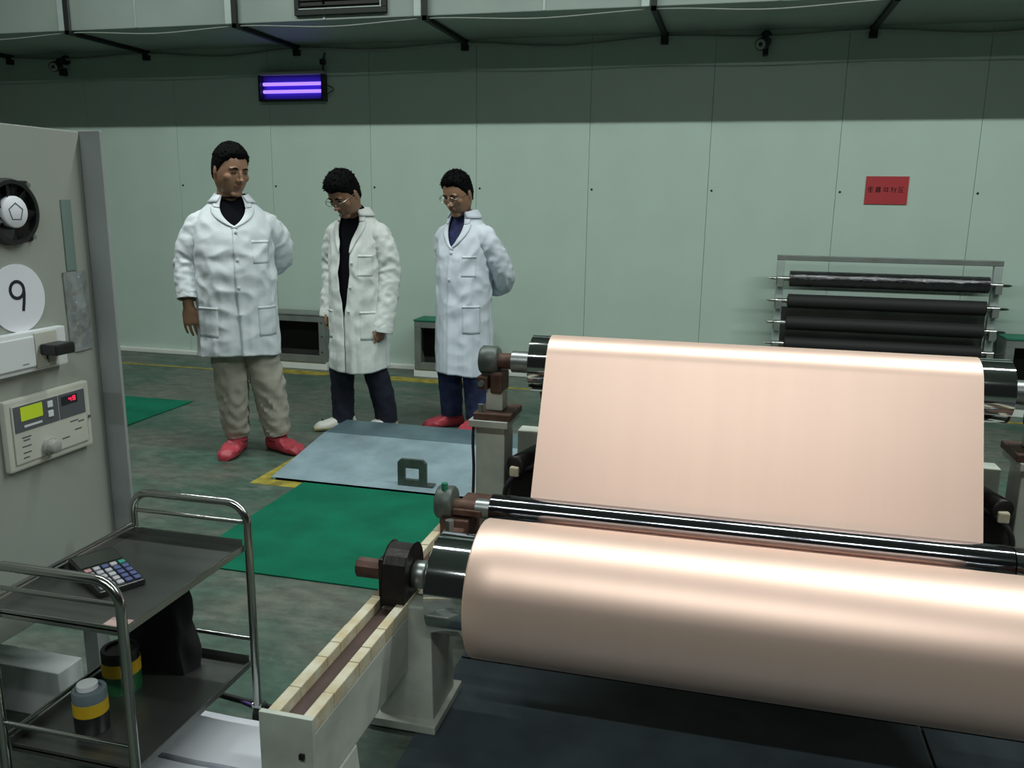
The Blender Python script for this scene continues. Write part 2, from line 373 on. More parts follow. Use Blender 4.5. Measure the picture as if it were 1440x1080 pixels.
# ------------------------------------------------------------------ vent boxes at the wall foot
def vent_box(x0, x1, ztop, label, green):
    t = thing('vent_box', label, 'vent box', ((x0+x1)/2, 6.8, 0), 'vent boxes along the wall')
    y0, y1 = 6.68, WY-0.052; z0 = 0.065
    part('plinth', M_skirt, t, (x0-0.01, y0+0.01, 0.0), (x1+0.01, y1, z0))
    part('frame_rail', M_galv, t, (x0, y0, z0), (x1, y0+0.03, z0+0.06), 0.003); part('frame_rail', M_galv, t, (x0, y0, ztop-0.055), (x1, y0+0.03, ztop), 0.003)
    part('frame_post', M_galv, t, (x0, y0, z0+0.061), (x0+0.058, y0+0.03, ztop-0.056), 0.003); part('frame_post', M_galv, t, (x1-0.058, y0, z0+0.061), (x1, y0+0.03, ztop-0.056), 0.003)
    part('back_panel', M_darkhole, t, (x0, y1-0.02, z0), (x1, y1, ztop))
    part('side_panel', M_galv, t, (x0, y0+0.031, z0), (x0+0.006, y1-0.021, ztop)); part('side_panel', M_galv, t, (x1-0.006, y0+0.031, z0), (x1, y1-0.021, ztop))
    part('floor_panel', M_darkhole, t, (x0+0.007, y0+0.031, z0), (x1-0.007, y1-0.021, z0+0.006))
    part('top_panel', M_greentop if green else M_galv, t, (x0-0.006, y0-0.006, ztop+0.001), (x1+0.006, y1, ztop+0.014), 0.002)
    for z in (0.16, 0.30, 0.42): MB().lathe([(0, 0.007), (0.004, 0.006), (0.005, 0)], (x1-0.028, y0, z), (0, -1, 0), 8).build('bolt', M_angle, t)
vent_box(-3.98, -3.405, 0.48, 'low grey vent box with dark opening between the first two men', False)
vent_box(-2.568, -2.02, 0.48, 'low vent box with green top partly behind the rightmost man', True)
vent_box(1.96, 2.55, 0.56, 'low vent box with green top at the right edge by the roller rack', True)

# ------------------------------------------------------------------ spare roller rack
RY = 6.72
t = thing('roller_rack', 'pale steel rack of spare rollers standing against the wall', 'rack', (1.1, RY+0.08, 0))
RX0, RX1 = 0.375, 1.865
for x in (RX0, RX1):
    part('post', M_ductu, t, (x-0.028, RY+0.03, 0.0), (x+0.028, RY+0.08, 1.075), 0.004)
    part('foot', M_ductu, t, (x-0.03, RY-0.18, 0.0), (x+0.03, RY+0.20, 0.03), 0.004)
part('top_rail', M_galv, t, (RX0-0.03, RY+0.03, 1.076), (RX1+0.03, RY+0.08, 1.115), 0.004)
part('back_plate', M_tray, t, (RX0+0.03, RY+0.10, 0.25), (RX1-0.03, RY+0.106, 0.72)); part('low_rail', M_galv, t, (RX0+0.03, RY+0.03, 0.22), (RX1-0.03, RY+0.07, 0.26))
zs = (0.943, 0.775, 0.608, 0.447)
for z in zs:
    for x in (RX0, RX1):
        part('cradle', M_galv, t, (x-0.022, RY-0.035, z-0.062), (x+0.022, RY+0.029, z-0.020), 0.003)
        part('cradle_lip', M_galv, t, (x-0.022, RY-0.035, z-0.021), (x+0.022, RY-0.028, z+0.004))
for i, (z, lb) in enumerate(zip(zs, ('topmost roller on the rack, wrapped in shiny black film', 'second roller from the top of the rack, plain black', 'third roller from the top of the rack, plain black', 'lowest visible black roller on the rack, just over the copper sheet'))):
    r = thing('spare_roller', lb, 'roller', (1.1, RY, z), 'spare rollers on the rack')
    m = mat('glossy_black_film', (0.012, 0.013, 0.015), 0.16, 0.0, bump=1.0, bscale=26, spec=1.0) if i == 0 else M_rubber
    MB().lathe([(0, 0.030), (0.004, 0.053 if i else 0.060), (1.366, 0.053 if i else 0.060), (1.37, 0.030)], (0.437, RY, z), (1, 0, 0), 28).build('barrel', m, r, smooth=True)
    for sx, x in ((-1, 0.436), (1, 1.808)):
        MB().lathe([(0, 0.018), (0.085, 0.018), (0.09, 0.012), (0.13, 0.010), (0.15, 0.002)], (x, RY, z), (sx, 0, 0), 14).build('spindle', M_stain, r, smooth=True)

# ------------------------------------------------------------------ floor coverings
def mat_thing(name, x0, y0, x1, y1, h, m, label, cat):
    return tag(MB().box((x0, y0, 0.0012), (x1, y1, h)).build(name, m, bevel=0.002), label, cat)
mat_thing('floor_mat', -2.132, 2.815, -0.98, 3.880, 0.007, M_mat, 'large green rubber floor mat in front of the sloping steel plate', 'mat')
mat_thing('floor_mat', -5.3, 4.2, -3.79, 5.30, 0.007, M_mat, 'green rubber floor mat behind the left cabinet', 'mat')
# sloping and level steel plates
pl = thing('steel_ramp_plate', 'blue-grey steel ramp plate with a square loop standing near its edge', 'steel plate', (-1.75, 4.2, 0))
MB().hexa([(-2.325, 3.886, 0.002), (-1.10, 3.886, 0.002), (-1.10, 4.52, 0.085), (-2.325, 4.52, 0.085), (-2.325, 3.886, 0.016), (-1.10, 3.886, 0.016), (-1.10, 4.52, 0.099), (-2.325, 4.52, 0.099)]).build('plate', M_plate, pl, bevel=0.002)
part('front_lip', M_dplate, pl, (-2.30, 3.886, 0.0015), (-1.10, 3.893, 0.0145))
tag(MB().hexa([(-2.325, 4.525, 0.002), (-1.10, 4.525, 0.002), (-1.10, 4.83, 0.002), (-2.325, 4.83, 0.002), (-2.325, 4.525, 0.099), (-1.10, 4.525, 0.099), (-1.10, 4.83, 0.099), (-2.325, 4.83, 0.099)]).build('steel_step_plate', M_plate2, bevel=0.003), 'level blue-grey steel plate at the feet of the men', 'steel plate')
# square loop
lp = MB()
def ring_rect(x0, x1, z0, z1, ix0, ix1, iz0, iz1, y0, y1):
    m = MB(); o = [(x0, z0), (x1, z0), (x1, z1-0.02), (x1-0.02, z1), (x0+0.02, z1), (x0, z1-0.02)]
    i = [(ix0, iz0), (ix1, iz0), (ix1, iz1), (ix1-0.002, iz1), (ix0+0.002, iz1), (ix0, iz1)]
    v = [(a, y0, b) for a, b in o] + [(a, y0, b) for a, b in i] + [(a, y1, b) for a, b in o] + [(a, y1, b) for a, b in i]; f = []
    for k in range(6):
        j = (k+1) % 6; f += [(k, j, 6+j, 6+k), (12+k, 18+k, 18+j, 12+j), (k, 12+k, 12+j, j), (6+k, 6+j, 18+j, 18+k)]
    return m.add(v, f)
ring_rect(-1.615, -1.455, 0.022, 0.170, -1.575, -1.497, 0.060, 0.120, 3.935, 3.955).build('loop_handle', M_gcast, pl, bevel=0.003)
part('loop_foot', M_gcast, pl, (-1.49, 3.936, 0.0225), (-1.42, 3.99, 0.034), 0.004)

# steel plates under the machine, cast shade put into their dark base colour
for i, (x0, x1, y0, y1, lb) in enumerate(((-0.78, 0.62, 1.0, 2.42, 'blue-grey steel floor plate darkened for shade under the big copper roll'), (0.63, 2.1, 1.0, 2.42, 'blue-grey steel floor plate under the right end of the copper roll'),
        (-0.78, 0.62, 2.43, 3.6, 'steel floor plate darkened for shade beneath the black idler rod'), (0.63, 2.1, 2.43, 3.6, 'steel floor plate under the right side frame of the machine'))):
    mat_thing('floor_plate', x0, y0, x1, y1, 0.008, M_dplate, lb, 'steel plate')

# ------------------------------------------------------------------ copper foil machine
XC = 0.0925
def mx(x): return 2*XC-x
fr = thing('machine_frame', 'cream painted side frames and posts carrying the copper foil rollers', 'machine', (XC, 2.4, 0))
def both(fn):
    fn(lambda x: x, False); fn(mx, True)
def bxm(name, m, X, lo, hi, bevel=0.0):
    a, b = X(lo[0]), X(hi[0]); return part(name, m, fr, (min(a, b), lo[1], lo[2]), (max(a, b), hi[1], hi[2]), bevel)
def cylx(name, m, X, x0, x1, y, z, r, n=24, bev=0.0): return MB().cyl((X(x0), y, z), (X(x1), y, z), r, n, bev).build(name, m, fr, smooth=True)
def side(X, mir):
    bxm('side_beam', M_cream, X, (-0.925, 1.478, 0.18), (-0.812, 3.28, 0.345), 0.004)
    # channel on top of the beam: rail floor and two rows of chipped strips
    bxm('rail_channel', M_brown, X, (-0.895, 1.48, 0.346), (-0.84, 3.2, 0.358))
    y = 1.484; k = 0
    rng = random.Random(3)
    while y < 2.75:
        L = 0.07+rng.random()*0.11
        for a, b in ((-0.925, -0.896), (-0.839, -0.812)):
            dz = rng.random()*0.003
            bxm('rail_strip', M_creamstrip, X, (a, y, 0.346), (b, y+L-0.0015, 0.384+dz), 0.003)
        y += L; k += 1
    bxm('end_plate', M_cream, X, (-0.935, 1.462, 0.02), (-0.806, 1.476, 0.392), 0.002)
    bxm('end_bolt', M_iron, X, (-0.838, 1.455, 0.295), (-0.826, 1.4615, 0.307))
    # pedestals
    def ped(y0, y1, x1t, x1b, zt):
        p = [(-0.90, y0, 0.009), (x1b, y0, 0.009), (x1b, y1, 0.009), (-0.90, y1, 0.009), (-0.90, y0+0.01, zt), (x1t, y0+0.01, zt), (x1t, y1-0.01, zt), (-0.90, y1-0.01, zt)]
        MB().hexa([(X(a), b, c) for a, b, c in p]).build('pedestal', M_cream, fr, bevel=0.005)
    ped(2.03, 2.22, -0.745, -0.735, 0.375); ped(1.56, 1.70, -0.811, -0.80, 0.179); ped(2.95, 3.2, -0.80, -0.79, 0.179)
    bxm('pedestal_foot', M_cream, X, (-0.93, 2.0, 0.009), (-0.72, 2.25, 0.035), 0.004)
    bxm('pedestal_foot', M_cream, X, (-0.93, 1.53, 0.009), (-0.80, 1.73, 0.035), 0.004)
    # front pillow block
    mb = MB(); pr = []
    for yy, zz in ((2.02, 0.375), (2.18, 0.375), (2.18, 0.40), (2.168, 0.47)): pr.append((yy, zz))
    for k in range(9):
        a = PI*k/8; pr.append((2.10+0.068*math.cos(a), 0.47+0.062*math.sin(a)))
    pr.append((2.032, 0.47)); pr.append((2.02, 0.40))
    n = len(pr); v = [(X(-0.885), a, b) for a, b in pr]+[(X(-0.815), a, b) for a, b in pr]
    mb.add(v, [tuple(range(n)), tuple(range(n, 2*n))[::-1]]+[(k, (k+1) % n, n+(k+1) % n, n+k) for k in range(n)]).build('pillow_block', M_iron, fr, bevel=0.006)
    bxm('block_cap', M_iron, X, (-0.905, 2.05, 0.36), (-0.886, 2.15, 0.50), 0.006)
    for y in (2.035, 2.165): cylx('block_bolt', M_iron, X, -0.86, -0.84, y, 0.41, 0.012, 8)
    # tension block and chain bits behind the front bearing
    bxm('tension_block', M_rust, X, (-0.80, 2.22, 0.385), (-0.74, 2.34, 0.50), 0.008)
    bxm('tension_bracket', M_iron, X, (-0.83, 2.25, 0.345), (-0.76, 2.40, 0.385), 0.004)
    MB().cyl((X(-0.77), 2.28, 0.50), (X(-0.77), 2.28, 0.545), 0.014, 6).build('tension_bolt', M_steel, fr)
    # idler bearing
    bxm('idler_stand', M_rust, X, (-0.90, 2.56, 0.346), (-0.80, 2.70, 0.43), 0.006)
    cylx('idler_housing', M_gcast, X, -0.925, -0.865, 2.62, 0.47, 0.058, 24, 0.006)
    bxm('idler_plate', M_rust, X, (-0.862, 2.58, 0.44), (-0.76, 2.76, 0.462), 0.004)
    bxm('idler_web', M_gcast, X, (-0.91, 2.585, 0.40), (-0.87, 2.655, 0.47), 0.004)
    MB().cyl((X(-0.895), 2.60, 0.52), (X(-0.895), 2.60, 0.545), 0.012, 6).build('grease_nipple', M_greentop, fr)
    # tall post under the top roller
    bxm('post_base', M_cream, X, (-0.925, 2.84, 0.346), (-0.765, 3.18, 0.372), 0.004)
    bxm('post', M_cream, X, (-0.888, 2.94, 0.373), (-0.775, 3.07, 0.665), 0.006)
    bxm('post_cap', M_cream, X, (-0.905, 2.90, 0.666), (-0.755, 3.10, 0.692), 0.003)
    bxm('rust_plate', M_rust, X, (-0.89, 2.91, 0.693), (-0.745, 3.09, 0.718), 0.004)
    bxm('jack_block', M_cream, X, (-0.855, 2.96, 0.719), (-0.79, 3.04, 0.80), 0.006)
    bxm('clamp_block', M_rust, X, (-0.885, 2.94, 0.80), (-0.845, 3.05, 0.85), 0.006)
    bxm('clamp_block', M_rust, X, (-0.838, 2.95, 0.785), (-0.79, 3.06, 0.865), 0.010)
    for y in (2.93, 3.07): MB().cyl((X(-0.865), y, 0.718), (X(-0.865), y, 0.748), 0.012, 6).build('jack_bolt', M_steel, fr)
    MB().cyl((X(-0.866), 2.939, 0.825), (X(-0.866), 2.928, 0.825), 0.012, 10).build('clamp_bolt', M_steel, fr)
    cylx('top_housing', M_gcast, X, -0.885, -0.815, 3.0, 0.903, 0.055, 28, 0.008)
    bxm('housing_neck', M_gcast, X, (-0.875, 2.97, 0.85), (-0.825, 3.03, 0.88), 0.004)
    # cable down the post and drive clutter between post and foil
    MB().tube([(X(-0.892), 2.93, 0.69), (X(-0.894), 2.925, 0.60), (X(-0.892), 2.93, 0.50), (X(-0.893), 2.925, 0.38)], 0.006, 8, 20).build('post_cable', M_rubber, fr, smooth=True)
    bxm('motor_box', M_iron, X, (-0.755, 2.93, 0.346), (-0.66, 3.12, 0.50), 0.010)
    MB().cyl((X(-0.72), 2.88, 0.535), (X(-0.67), 3.06, 0.535), 0.038, 18, 0.006).build('motor', M_iron, fr, smooth=True)
    MB().tube([(X(-0.755), 2.87, 0.375), (X(-0.745), 2.86, 0.46), (X(-0.70), 2.88, 0.515), (X(-0.65), 2.93, 0.525)], 0.009, 10, 24).build('hose', M_rubber, fr, smooth=True)
    bxm('valve', M_creamstrip, X, (-0.735, 2.86, 0.50), (-0.70, 2.90, 0.535), 0.006)
    bxm('tie_bracket', M_cream, X, (-0.77, 3.12, 0.49), (-0.62, 3.2, 0.605), 0.004)
both(side)
part('cross_beam', M_cream, fr, (-0.619, 3.12, 0.50), (mx(-0.619), 3.20, 0.60), 0.005)
part('cross_beam', M_cream, fr, (-0.811, 3.0, 0.20), (mx(-0.811), 3.12, 0.30), 0.005)
MB().tube([(-0.60, 3.14, 0.61), (-0.66, 3.12, 0.70), (-0.69, 3.15, 0.80)], 0.007, 8, 12).build('sensor_cable', M_rubber, fr, smooth=True)

# top guide roller
t = thing('guide_roller', 'chrome top roller that the copper sheet runs over', 'roller', (XC, 3.0, 0.903))
MB().lathe([(0, 0.095), (0.004, 0.105), (1.586, 0.105), (1.59, 0.095)], (-0.687, 3.0, 0.903), (1, 0, 0), 72).build('drum', M_chrome, t, smooth=True)
for X in (lambda x: x, lambda x: 0.216-x):
    MB().cyl((X(-0.688), 3.0, 0.903), (X(-0.762), 3.0, 0.903), 0.041, 28).build('shaft', M_steel, t, smooth=True)
    MB().cyl((X(-0.763), 3.0, 0.903), (X(-0.814), 3.0, 0.903), 0.030, 24).build('collar', M_rust, t, smooth=True)
# idler rod
t = thing('idler_rod', 'slim black chrome idler rod in front of the copper sheet', 'roller', (XC, 2.62, 0.459))
MB().lathe([(0, 0.050), (0.003, 0.055), (1.592, 0.055), (1.595, 0.050)], (-0.733, 2.62, 0.459), (1, 0, 0), 56).build('rod', M_dchrome, t, smooth=True)
MB().cyl((0.863, 2.62, 0.459), (0.98, 2.62, 0.459), 0.053, 40).build('rod_end', M_chrome, t, smooth=True)
MB().cyl((-0.734, 2.62, 0.459), (-0.785, 2.62, 0.459), 0.034, 28).build('shaft', M_steel, t, smooth=True)
MB().cyl((-0.786, 2.62, 0.459), (-0.864, 2.62, 0.459), 0.028, 24).build('collar', M_rust, t, smooth=True)
# winding core
t = thing('winding_core', 'chrome winding core with rusty shaft end inside the copper roll', 'roller', (XC, 2.1, 0.432))
MB().lathe([(0, 0.130), (0.006, 0.142), (1.665, 0.142), (1.671, 0.130)], (-0.742, 2.1, 0.432), (1, 0, 0), 80).build('core', M_chrome, t, smooth=True)
for X in (lambda x: x, mx):
    MB().cyl((X(-0.743), 2.1, 0.446), (X(-0.775), 2.1, 0.446), 0.030, 24).build('shaft', M_iron, t, smooth=True)
    MB().cyl((X(-0.775), 2.1, 0.446), (X(-0.814), 2.1, 0.446), 0.040, 24, 0.004).build('shaft_collar', M_steel, t, smooth=True)
    MB().cyl((X(-0.906), 2.1, 0.446), (X(-0.988), 2.1, 0.446), 0.030, 10, 0.004).build('shaft_end', M_rust, t)
# wound copper roll
WX0, WX1 = -0.615, 0.803
rl = MB(); R = 0.192; prof = [(0.0, 0.143), (0.0, R-0.006), (0.002, R-0.002), (0.006, R)]
prof += [(0.006+(WX1-WX0-0.012)*k/20, R) for k in range(1, 20)]
prof += [(WX1-WX0-0.006, R), (WX1-WX0-0.002, R-0.002), (WX1-WX0, R-0.006), (WX1-WX0, 0.143)]
n = 120; v = []; f = []
for tt, r in prof:
    for k in range(n): a = 2*PI*k/n; v.append((WX0+tt, 2.1+r*math.cos(a), 0.432+r*math.sin(a)))
for i in range(len(prof)-1):
    for k in range(n): f.append((i*n+k, i*n+(k+1) % n, (i+1)*n+(k+1) % n, (i+1)*n+k))
rl.add(v, f); tag(rl.build('copper_foil_roll', M_copper, smooth=True, origin=(XC, 2.1, 0.432)), 'large wound roll of pink matte copper foil in the foreground', 'copper roll')
# copper web: over the top roller, down behind the rod, under it and onto the roll
def arc(cy, cz, r, a0, a1, n):
    return [(cy+r*math.cos(a0+(a1-a0)*k/n), cz+r*math.sin(a0+(a1-a0)*k/n)) for k in range(n+1)]
def web_path():
    rt, rr = 0.1065, 0.0565; c1 = Vector((3.0, 0.903)); c2 = Vector((2.62, 0.459)); c3 = Vector((2.1, 0.432))
    # tangent between top roller (leaving its camera side) and rod (arriving on its far side): inner tangent
    d = c2-c1; D = d.length; base = math.atan2(d.y, d.x); ph = math.acos((rt+rr)/D)
    a1 = base-ph                                  # normal angle on the top roller, front side
    n1 = Vector((math.cos(a1), math.sin(a1)))
    if n1.x > 0: a1 = base+ph
    a2 = a1+PI
    p = [(3.1065, 0.46), (3.1065, 0.70)] + arc(c1.x, c1.y, rt, 0.0, a1 % (2*PI), 40)
    # under the rod from its far side to its near underside, then up over the roll
    a2 = a2 % (2*PI)
    if a2 > PI: a2 -= 2*PI
    d = c3-c2; D = d.length; base = math.atan2(d.y, d.x); ph = math.acos((rr+R+0.0015)/D)
    ph = math.acos((rr-R-0.0015)/D)
    cand = [base-ph, base+ph]; a3 = min(cand, key=lambda a: math.sin(a))   # leaves the rod on its underside and meets the roll below
    a3 = (a3+PI) % (2*PI)-PI
    while a3 > a2: a3 -= 2*PI
    p += arc(c2.x, c2.y, rr, a2, a3, 24)
    p += arc(c3.x, c3.y, R+0.0018, a3, a3-0.5, 8)
    return p
wp = web_path(); wb_ = MB(); nx = 24; v = []; f = []
dens = []
for i in range(len(wp)-1):
    a, b = Vector(wp[i]), Vector(wp[i+1]); k = max(1, int((b-a).length/0.03))
    dens += [a+(b-a)*j/k for j in range(k)]
dens.append(Vector(wp[-1]))
npt = len(dens); TH = 0.0006
for lay in (1, -1):
    for i, q in enumerate(dens):
        tv = (dens[min(i+1, npt-1)]-dens[max(i-1, 0)]).normalized(); yy, zz = q.x+tv.y*TH*lay, q.y-tv.x*TH*lay
        for k in range(nx+1): v.append((WX0+(WX1-WX0)*k/nx, yy, zz))
s0 = npt*(nx+1)
for i in range(npt-1):
    for k in range(nx): q = i*(nx+1)+k; f += [(q, q+1, q+nx+2, q+nx+1), (s0+q, s0+q+nx+1, s0+q+nx+2, s0+q+1)]
    q = i*(nx+1); f.append((q, q+nx+1, s0+q+nx+1, s0+q)); q += nx; f.append((q, s0+q, s0+q+nx+1, q+nx+1))
for k in range(nx): q = (npt-1)*(nx+1)+k; f += [(k, s0+k, s0+k+1, k+1), (q, q+1, s0+q+1, s0+q)]
wb_.add(v, f); o = wb_.build('copper_foil_sheet', M_copper, smooth=True)
tag(o, 'wide pink copper foil sheet running down from the top roller', 'copper sheet')

# ------------------------------------------------------------------ left control cabinet
CX = -1.78
cb = thing('control_cabinet', 'cream metal control cabinet at the left edge with grey corner post', 'cabinet', (-2.1, 1.6, 0))
part('body', M_cab, cb, (-2.4, 0.9, 0.34), (CX, 2.062, 1.662), 0.003)
part('corner_post', M_cabg, cb, (CX-0.02, 2.064, 0.0), (CX+0.066, 2.076, 1.664), 0.003)
for y in (0.95, 1.98): part('leg', M_cabg, cb, (-2.38, y, 0.0), (-2.33, y+0.05, 0.34)); part('leg', M_cabg, cb, (CX-0.08, y, 0.0), (CX-0.03, y+0.05, 0.34))
tag(MB().box((-2.25, 1.79, 0.0), (-1.785, 1.885, 0.15)).build('low_box', M_white, bevel=0.004), 'low pale metal box on the floor under the cabinet, behind the trolley', 'box')
# fan
fn = thing('cabinet_fan', 'round black cooling fan with white hub on the cabinet', 'fan', (CX, 1.79, 1.36))
MB().lathe([(0, 0.084), (0.010, 0.084), (0.022, 0.080), (0.022, 0.070), (0.004, 0.070)], (CX, 1.79, 1.445), (1, 0, 0), 40).build('ring', M_black, fn, smooth=True)
part('corner_flange', M_black, fn, (CX+0.001, 1.79-0.078, 1.445-0.075), (CX+0.006, 1.79+0.068, 1.445+0.078), 0.004)
for k in range(7):
    a = 2*PI*k/7; m = Matrix.Translation((CX+0.012, 1.79, 1.445)) @ Matrix.Rotation(a, 4, 'X') @ Matrix.Rotation(0.45, 4, 'Z')
    MB().box((-0.001, -0.018, 0.034), (0.001, 0.018, 0.068), m).build('blade', M_black, fn)
MB().cyl((CX+0.007, 1.79, 1.445), (CX+0.026, 1.79, 1.445), 0.040, 30, 0.003).build('hub', M_lilac, fn, smooth=True)
mb = MB()
for k in range(5):
    a0, a1 = 2*PI*k/5+0.3, 2*PI*(k+1)/5+0.3
    p = [(CX+0.0262, 1.79+q*math.cos(a), 1.445+q*math.sin(a)) for a, q in ((a0, 0.024), (a1, 0.024), (a1, 0.021), (a0, 0.021))]
    mb.add(p+[(x+0.0006, y, z) for x, y, z in p], [(0, 1, 2, 3), (4, 7, 6, 5), (0, 4, 5, 1), (2, 6, 7, 3)])
mb.build('hub_emblem', M_greydisp, fn)
for y, z in ((1.855, 1.512), (1.857, 1.380), (1.725, 1.512), (1.725, 1.380)): MB().cyl((CX+0.006, y, z), (CX+0.012, y, z), 0.006, 8).build('screw', M_steel, fn)
# number disc
dn = thing('number_disc', 'white round disc with a black number 9 on the cabinet', 'sign', (CX, 1.79, 1.14))
MB().cyl((CX+0.0005, 1.79, 1.226), (CX+0.004, 1.79, 1.226), 0.088, 56).build('disc', M_lilac, dn)
def flat_tube(pts, hw, x0, x1):      # flat stroke of constant width lying on the cabinet face
    m = MB(); v = []
    for i, (y, z) in enumerate(pts):
        a = Vector(pts[max(i-1, 0)]); b = Vector(pts[min(i+1, len(pts)-1)]); d = (b-a).normalized(); n = Vector((-d.y, d.x))*hw
        v += [(x0, y+n.x, z+n.y), (x0, y-n.x, z-n.y), (x1, y-n.x, z-n.y), (x1, y+n.x, z+n.y)]
    f = []
    for i in range(len(pts)-1):
        for k in range(4): f.append((4*i+k, 4*i+(k+1) % 4, 4*i+4+(k+1) % 4, 4*i+4+k))
    f += [(0, 1, 2, 3), tuple(4*(len(pts)-1)+k for k in (3, 2, 1, 0))]
    return m.add(v, f)
c9 = (1.788, 1.248)
pts = [(c9[0]+0.0215*math.cos(a), c9[1]+0.0215*math.sin(a)) for a in [2*PI*k/28 for k in range(29)]]
flat_tube(pts, 0.0042, CX+0.004, CX+0.005).build('numeral', M_ink, dn)
flat_tube([(c9[0]+0.0215, 1.250), (c9[0]+0.0215, 1.235), (c9[0]+0.0185, 1.215), (c9[0]+0.0135, 1.192)], 0.0042, CX+0.004, CX+0.0052).build('numeral_tail', M_ink, dn)
# tinted strip and plastic sleeve
tag(MB().box((CX+0.0005, 1.968, 1.283), (CX+0.003, 2.004, 1.476)).build('plastic_strip', M_tint), 'translucent green strip taped to the cabinet above the plastic sleeve', 'strip')
mb = MB(); v = []; f = []; nn = 14; mm = 26
for side_ in (0, 1):
    for i in range(mm+1):
        for k in range(nn+1):
            u_, w_ = k/nn, i/mm
            thick = 0.004+0.012*math.sin(PI*u_)*math.sin(PI*min(1, w_*1.1))+0.004*noise.noise((u_*5, w_*9, 1.3))
            v.append((CX+0.001+(thick if side_ else 0), 1.950+0.082*u_+0.004*w_, 1.280-0.224*w_))
s0 = (mm+1)*(nn+1)
for i in range(mm):
    for k in range(nn): q = i*(nn+1)+k; f.append((s0+q, s0+q+1, s0+q+nn+2, s0+q+nn+1)); f.append((q, q+nn+1, q+nn+2, q+1))
for k in range(nn): f.append((k, k+1, s0+k+1, s0+k)); q = mm*(nn+1)+k; f.append((q, s0+q, s0+q+1, q+1))
for i in range(mm): q = i*(nn+1); f.append((q, s0+q, s0+q+nn+1, q+nn+1)); q += nn; f.append((q, q+nn+1, s0+q+nn+1, s0+q))
tag(mb.add(v, f).build('plastic_sleeve', M_film, smooth=True), 'shiny crinkled clear plastic sleeve hanging on the cabinet', 'plastic sleeve')
# socket with plug
so = thing('wall_socket', 'white double switch and socket unit on the cabinet', 'socket', (CX, 1.8, 1.03))
part('box', M_white, so, (CX+0.0005, 1.66, 1.034), (CX+0.026, 1.913, 1.140), 0.004)
part('switch_cover', M_white, so, (CX+0.0265, 1.67, 1.048), (CX+0.033, 1.797, 1.128), 0.003)
part('socket_plate', M_meter, so, (CX+0.0265, 1.802, 1.040), (CX+0.030, 1.878, 1.134), 0.002)
part('switch_mark', M_greydisp, so, (CX+0.0331, 1.752, 1.058), (CX+0.0336, 1.772, 1.060))
for y in (1.835, 1.85): part('socket_slot', M_ink, so, (CX+0.0301, y, 1.060), (CX+0.0306, y+0.003, 1.072))
pg = thing('power_plug', 'black power adapter plugged into the white socket', 'plug', (CX+0.03, 1.85, 1.08))
part('body', M_black, pg, (CX+0.031, 1.812, 1.074), (CX+0.085, 1.880, 1.104), 0.006); part('nose', M_black, pg, (CX+0.0305, 1.822, 1.079), (CX+0.040, 1.872, 1.099), 0.003)
part('pin', M_knob, pg, (CX+0.0315, 1.838, 1.052), (CX+0.038, 1.858, 1.073), 0.002)
# controller
ct = thing('tension_controller', 'ivory controller box with green screen and red digits on the cabinet', 'controller', (CX, 1.84, 0.78))
part('case', M_meter, ct, (CX+0.0005, 1.690, 0.782), (CX+0.020, 1.985, 0.972), 0.006)
part('bezel', M_meter, ct, (CX+0.0205, 1.708, 0.800), (CX+0.024, 1.966, 0.958), 0.003)
part('display_panel', M_greydisp, ct, (CX+0.0242, 1.713, 0.885), (CX+0.0255, 1.862, 0.953)); part('display_panel', M_greydisp, ct, (CX+0.0242, 1.866, 0.885), (CX+0.0255, 1.960, 0.953))
part('green_screen', M_lcd, ct, (CX+0.0256, 1.734, 0.912), (CX+0.0268, 1.806, 0.949))
part('led_window', M_ink, ct, (CX+0.0256, 1.874, 0.922), (CX+0.0268, 1.932, 0.946))
def seg7(y, z, w_, h_, on):
    mb = MB(); th = 0.0022; S = {'a': (0, h_, w_, h_+th), 'd': (0, 0, w_, th), 'g': (0, h_/2, w_, h_/2+th), 'f': (0, h_/2, th, h_), 'b': (w_-th, h_/2, w_, h_), 'e': (0, 0, th, h_/2), 'c': (w_-th, 0, w_, h_/2)}
    for k in on: a, b, c_, d = S[k]; mb.box((CX+0.0269, y+a, z+b), (CX+0.0274, y+c_, z+d))
    mb.build('digit', M_led, ct)
seg7(1.899, 0.929, 0.010, 0.011, 'fgbc'); seg7(1.914, 0.929, 0.010, 0.011, 'afgcdeb')
for k in range(2): part('button', M_white, ct, (CX+0.0256, 1.823, 0.902+k*0.026), (CX+0.029, 1.841, 0.920+k*0.026), 0.002)
for k, (y, z, ll) in enumerate(((1.742, 0.894, 0.06), (1.732, 0.866, 0.03), (1.735, 0.858, 0.022), (1.73, 0.842, 0.03), (1.732, 0.825, 0.026), (1.73, 0.812, 0.02), (1.866, 0.828, 0.028), (1.90, 0.868, 0.03), (1.93, 0.862, 0.022), (1.915, 0.842, 0.026))):
    part('print_line', M_greydisp if k else M_white, ct, (CX+(0.0241 if k else 0.0256), y, z), (CX+(0.0244 if k else 0.0259), y+ll, z+(0.0035 if k else 0.006)))
MB().lathe([(0, 0.024), (0.010, 0.023), (0.011, 0.019), (0.026, 0.018), (0.028, 0.016)], (CX+0.0242, 1.816, 0.824), (1, 0, 0), 28).build('knob', M_knob, ct, smooth=True)
MB().cyl((CX+0.0205, 1.976, 0.868), (CX+0.025, 1.976, 0.868), 0.004, 10).build('screw', M_greydisp, ct)

